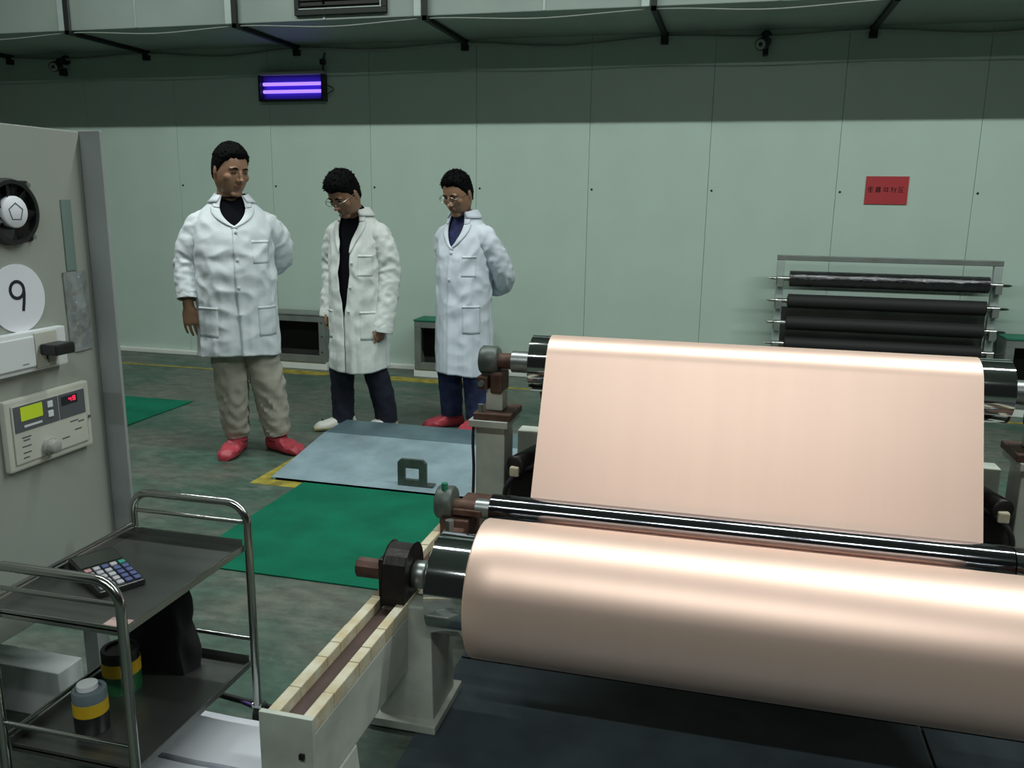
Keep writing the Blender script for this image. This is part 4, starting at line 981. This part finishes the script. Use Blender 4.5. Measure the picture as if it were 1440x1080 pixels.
    # footwear
    for side_ in ('R', 'L'):
        g = P['legs'][side_]; a = Vector(g['p'][-1]); fd = Vector(g['foot']).normalized(); sd_ = Vector((-fd.y, fd.x, 0))
        q = MB(); v = []; f = []; n1, n2 = 26, 28; Lf = P.get('foot_len', 0.29); base = Vector((a.x, a.y, 0))-fd*0.085
        for i in range(n1+1):
            u_ = i/n1; wd = 0.056*math.sqrt(max(0.02, 1-(abs(u_-0.5)/(0.52 if u_ < 0.5 else 0.535))**4))*(0.86+0.20*sst(0.3, 0.75, u_))
            ht = (0.095 if u_ < 0.32 else 0.095-0.040*sst(0.32, 0.85, u_))*(1 if 0 < i < n1 else 0.7)
            if u_ > 0.85: ht *= 1-0.35*sst(0.85, 1.0, u_)
            if u_ < 0.08: ht *= 0.75+0.25*u_/0.08
            for k in range(n2):
                an = 2*PI*k/n2; c_, s_ = math.cos(an), math.sin(an)
                xx = wd*math.copysign(abs(c_)**0.7, c_); zz = ht/2+ht/2*math.copysign(abs(s_)**0.75, s_)
                cr_ = P.get('crumple', 0.0)*noise.noise((u_*9+P['seed'], c_*2, s_*2.5))*(1 if zz > 0.02 else 0)
                v.append(base+fd*(Lf*u_)+sd_*(xx*(1+cr_*3))+Vector((0, 0, max(0.001, zz+cr_*0.5))))
        for i in range(n1):
            for k in range(n2): f.append((i*n2+k, i*n2+(k+1) % n2, (i+1)*n2+(k+1) % n2, (i+1)*n2+k))
        f += [tuple(range(n2))[::-1], tuple(n1*n2+k for k in range(n2))]
        q.add(v, f)
        if P['shoe'] == 'cover':
            sc_ = sub(q, 'shoe_cover', M_redcov, t)
            ank = MB().tube([(a.x, a.y, 0.070), (a.x, a.y, 0.098), (a.x, a.y, 0.112)], [0.056, 0.053, 0.049], 24, 8, disp=cloth_disp(2, 0.004, 60), cap=False); sub(ank, 'elastic_cuff', M_redcov, sc_, solid=0.003)
            ank = MB().tube([(a.x, a.y, 0.085), (a.x, a.y, 0.135)], [0.046, 0.046], 20, 4); sub(ank, 'sock', M_shirt, t)
        else:
            sc_ = sub(q, 'sneaker', M_sneak, t)
            w2 = MB(); w2.v = [((Vector(p)-(base+fd*Lf/2))*1.03+(base+fd*Lf/2)).to_tuple() for p in v]; w2.v = [(x, y, min(max(z, 0.0005), 0.026)) for x, y, z in w2.v]; w2.f = list(f); sub(w2, 'sole', M_sole, sc_)
            for j in range(4):
                c_ = base+fd*(0.13+0.022*j)+Vector((0, 0, 0.088-0.012*j)); sub(MB().tube([c_-sd_*0.024, c_+Vector((0, 0, 0.006)), c_+sd_*0.024], 0.0035, 6, 6), 'lace', M_paper, sc_)
            for j in (0, 1): c_ = base+fd*(0.14+0.05*j)-sd_*0.0+Vector((0, 0, 0.05)); sub(MB().tube([c_-sd_*0.050+Vector((0,0,-0.02)), c_-sd_*0.046+fd*0.03+Vector((0,0,0.012))], 0.004, 6), 'side_stripe', M_jean, sc_)
    return t
M_eye = mat('dark_eye', (0.012, 0.009, 0.008), 0.2); M_button = mat('coat_button', (0.62, 0.66, 0.70), 0.4)
skinA = skin_material('skin_warm', (0.30, 0.165, 0.100), (0.22, 0.075, 0.060)); skinB = skin_material('skin_tan', (0.27, 0.140, 0.082), (0.20, 0.070, 0.052))
def vee(zb, zt, top, low=0.0, low_edge=None, hem=0.0, z0=0.5, sgn=1):
    def e(z):
        if z >= zb: return low+(top-low)*((z-zb)/(zt-zb))**0.8
        return low+hem*sst(zb-0.25, z0, z)
    return e
# --- first man: heavy build, khaki trousers, right arm hanging
tabA = [(0.605, 0.222, 0.180, 0.0), (0.80, 0.218, 0.180, -0.006), (0.97, 0.212, 0.178, -0.016), (1.12, 0.210, 0.172, -0.018), (1.24, 0.210, 0.160, -0.010), (1.335, 0.206, 0.140, 0.002), (1.395, 0.188, 0.118, 0.012), (1.435, 0.148, 0.100, 0.018), (1.468, 0.104, 0.088, 0.020), (1.495, 0.082, 0.080, 0.018)]
PA = dict(coat=Coat(tabA, 1.7, 1.15), cm=M_coat, seed=1.0, skin=skinA, head=(0.0, -0.020, 1.632), hyaw=math.radians(32), hpitch=math.radians(10), hroll=0.03, head_s=1.10, neck=(0, 0.015, 1.46), neck_r=0.070,
    hair=(0.016, 3, 0.50, 0.008, 260), shirt=M_shirt, shirt_top=(0, 0.006, 1.500), shirt_r=0.076,
    edges=(vee(1.325, 1.495, 0.62, -0.05), vee(1.325, 1.495, 0.62, -0.02, hem=0.05, z0=0.605)), overlap=1.0, hemwave=0.010, lapel=0.44,
    pockets=[(0.38, 0.95, 1.13, 1.255), (-1.15, -0.45, 0.72, 0.89), (0.45, 1.15, 0.72, 0.89)], buttons=[(0.03, 1.30), (0.03, 1.15), (0.03, 1.0), (0.03, 0.85)], **{'break': 1.322, 'notch': 1.425},
    arms=dict(R=dict(p=[(-0.180, 0.01, 1.345), (-0.255, 0.015, 1.13), (-0.262, -0.052, 0.895)], sleeve=[(-0.120, 0.012, 1.375), (-0.175, 0.012, 1.325), (-0.222, 0.014, 1.23), (-0.252, 0.015, 1.13), (-0.258, -0.015, 1.03), (-0.260, -0.050, 0.930)], sr=[0.050, 0.074, 0.076, 0.070, 0.064, 0.054], hand=((0.10, -0.06, -1), (0.35, 1.0, 0), (1.0, -0.35, 0), 0.28)),
              L=dict(p=[(0.180, 0.01, 1.345), (0.262, 0.09, 1.17), (0.085, 0.215, 1.04)], sleeve=[(0.120, 0.012, 1.375), (0.178, 0.014, 1.325), (0.232, 0.05, 1.26), (0.262, 0.095, 1.165), (0.195, 0.170, 1.08), (0.100, 0.210, 1.04)], sr=[0.050, 0.074, 0.075, 0.070, 0.062, 0.052], hand=((-0.9, 0.1, -0.3), (0, 1, 0), (0, 0, 1), 0.5))),
    legs=dict(R=dict(p=[(-0.070, 0.0, 0.80), (-0.064, -0.012, 0.62), (-0.058, -0.025, 0.46), (-0.052, -0.005, 0.28), (-0.046, 0.020, 0.15), (-0.042, 0.025, 0.100)], r=[0.085, 0.090, 0.086, 0.076, 0.068, 0.060], foot=(-0.40, -0.92, 0)),
              L=dict(p=[(0.080, 0.0, 0.80), (0.108, -0.012, 0.62), (0.140, -0.025, 0.46), (0.166, -0.010, 0.28), (0.180, -0.010, 0.15), (0.186, -0.010, 0.100)], r=[0.085, 0.092, 0.090, 0.082, 0.074, 0.064], foot=(0.62, -0.78, 0))),
    tm=M_khaki, tr_amp=0.013, tr_f=12, shoe='cover', crumple=0.022, hand_s=1.16)
person((-2.735, 4.30, 0.0), math.radians(33), 'heavy man in buttoned white coat and khaki trousers, one arm hanging', PA)
# --- second man: open coat over a black top, looking down
tabB = [(0.415, 0.195, 0.170, 0.005), (0.65, 0.186, 0.164, 0.005), (0.90, 0.178, 0.154, 0.0), (1.05, 0.174, 0.146, 0.0), (1.17, 0.176, 0.138, 0.004), (1.265, 0.174, 0.122, 0.010), (1.325, 0.152, 0.104, 0.016), (1.365, 0.118, 0.090, 0.016), (1.395, 0.090, 0.080, 0.008), (1.42, 0.076, 0.074, 0.0)]
PB = dict(coat=Coat(tabB, 4.2, 0.8), cm=M_coat2, seed=4.0, skin=skinB, head=(0.0, -0.125, 1.518), hyaw=math.radians(-12), hpitch=math.radians(34), head_s=1.07, neck=(0, -0.005, 1.385), neck_r=0.056,
    hair=(0.020, 11, 0.40, 0.013, 260), shirt=M_shirt, shirt_top=(0, -0.045, 1.435), shirt_r=0.064, glasses=True,
    edges=(lambda z: 0.20-0.17*sst(1.05, 0.75, z)+0.45*sst(1.20, 1.42, z), lambda z: 0.16-0.17*sst(1.05, 0.72, z)+0.46*sst(1.20, 1.42, z)), hemwave=0.012, lapel=0.42,
    pockets=[(0.45, 1.05, 1.02, 1.15), (0.5, 1.2, 0.62, 0.80), (-1.2, -0.5, 0.62, 0.80)], buttons=[(0.25, 1.10), (0.20, 0.95), (0.12, 0.80)], **{'break': 1.16, 'notch': 1.345},
    arms=dict(R=dict(p=[(-0.150, 0.012, 1.285), (-0.198, 0.03, 1.06), (-0.198, -0.04, 0.80)], sleeve=[(-0.105, 0.012, 1.315), (-0.155, 0.014, 1.265), (-0.192, 0.02, 1.17), (-0.208, 0.03, 1.05), (-0.208, 0.0, 0.90), (-0.202, -0.04, 0.735)], sr=[0.046, 0.066, 0.066, 0.062, 0.057, 0.052], hand=((0, -0.1, -1), (1, 0, 0), (0, -1, 0), 0.4)),
              L=dict(p=[(0.150, 0.012, 1.285), (0.205, 0.03, 1.05), (0.198, -0.045, 0.735)], sleeve=[(0.105, 0.012, 1.315), (0.155, 0.014, 1.265), (0.195, 0.02, 1.17), (0.212, 0.03, 1.04), (0.208, 0.0, 0.86), (0.200, -0.045, 0.665)], sr=[0.046, 0.067, 0.069, 0.068, 0.064, 0.060], hand=((0, -0.1, -1), (-1, 0, 0), (0, -1, 0), 0.45))),
    legs=dict(R=dict(p=[(-0.085, 0.0, 0.80), (-0.10, -0.03, 0.55), (-0.105, -0.05, 0.42), (-0.11, -0.045, 0.26), (-0.112, -0.04, 0.12), (-0.112, -0.04, 0.055)], r=[0.088, 0.082, 0.076, 0.070, 0.066, 0.068], foot=(-0.72, -0.69, 0)),
              L=dict(p=[(0.080, 0.0, 0.80), (0.085, 0.01, 0.55), (0.098, 0.02, 0.42), (0.130, 0.045, 0.26), (0.150, 0.06, 0.12), (0.152, 0.06, 0.055)], r=[0.075, 0.075, 0.074, 0.072, 0.068, 0.070], foot=(-0.35, -0.93, 0))),
    tm=M_jean, tr_amp=0.007, tr_f=9, shoe='sneaker', foot_len=0.275)
person((-2.295, 4.985, 0.0), math.radians(-8), 'man in open white coat over black top, head bowed, white sneakers', PB)
# --- third man: bluish coat, both hands behind the back, spectacles
tabC = [(0.385, 0.188, 0.165, 0.0), (0.60, 0.184, 0.160, 0.0), (0.88, 0.176, 0.152, 0.0), (1.05, 0.172, 0.144, 0.0), (1.16, 0.174, 0.136, 0.002), (1.255, 0.172, 0.120, 0.008), (1.315, 0.152, 0.102, 0.014), (1.355, 0.120, 0.088, 0.016), (1.388, 0.091, 0.079, 0.012), (1.415, 0.076, 0.073, 0.008)]
PC = dict(coat=Coat(tabC, 8.1, 0.75), cm=M_coat3, seed=8.0, skin=skinA, head=(0.0, -0.060, 1.528), hyaw=math.radians(0), hpitch=math.radians(22), head_s=1.05, neck=(0, 0.0, 1.38), neck_r=0.054,
    hair=(0.016, 21, 0.52, 0.012, 240), shirt=M_navy, shirt_top=(0, -0.018, 1.412), shirt_r=0.066, glasses=True,
    edges=(vee(1.19, 1.415, 0.60, -0.05, hem=0.02, z0=0.385), vee(1.19, 1.415, 0.60, -0.03, hem=0.03, z0=0.385)), overlap=1.0, hemwave=0.008, lapel=0.44,
    pockets=[(0.45, 1.05, 1.02, 1.15), (0.5, 1.25, 0.66, 0.84)], buttons=[(0.03, 1.165), (0.03, 1.0)], **{'break': 1.187, 'notch': 1.335},
    arms=dict(R=dict(p=[(-0.150, 0.012, 1.275), (-0.205, 0.09, 1.06), (-0.06, 0.20, 0.95)], sleeve=[(-0.105, 0.012, 1.305), (-0.155, 0.016, 1.258), (-0.192, 0.05, 1.16), (-0.212, 0.10, 1.05), (-0.160, 0.165, 0.98), (-0.075, 0.198, 0.95)], sr=[0.046, 0.066, 0.066, 0.062, 0.057, 0.048], hand=((0.9, 0.1, -0.3), (0, 1, 0), (0, 0, 1), 0.5)),
              L=dict(p=[(0.150, 0.012, 1.275), (0.215, 0.12, 1.04), (0.07, 0.225, 0.92)], sleeve=[(0.105, 0.012, 1.305), (0.156, 0.016, 1.258), (0.200, 0.06, 1.16), (0.222, 0.125, 1.03), (0.165, 0.195, 0.955), (0.085, 0.220, 0.925)], sr=[0.046, 0.067, 0.069, 0.066, 0.060, 0.048], hand=((-0.9, 0.1, -0.3), (0, 1, 0), (0, 0, 1), 0.5))),
    legs=dict(R=dict(p=[(-0.085, 0.0, 0.78), (-0.092, -0.01, 0.55), (-0.098, -0.02, 0.40), (-0.10, -0.01, 0.25), (-0.102, 0.0, 0.12), (-0.102, 0.0, 0.08)], r=[0.088, 0.084, 0.078, 0.072, 0.068, 0.064], foot=(-0.55, -0.84, 0)),
              L=dict(p=[(0.085, 0.0, 0.78), (0.094, -0.01, 0.55), (0.10, -0.02, 0.40), (0.104, -0.01, 0.25), (0.106, 0.0, 0.12), (0.106, 0.0, 0.08)], r=[0.088, 0.082, 0.074, 0.068, 0.064, 0.060], foot=(0.1, -1, 0))),
    tm=M_jean2, tr_amp=0.007, tr_f=10, shoe='cover', crumple=0.02, foot_len=0.28)
person((-1.655, 5.20, 0.0), math.radians(-20), 'man in buttoned bluish white coat and jeans, hands behind his back', PC)
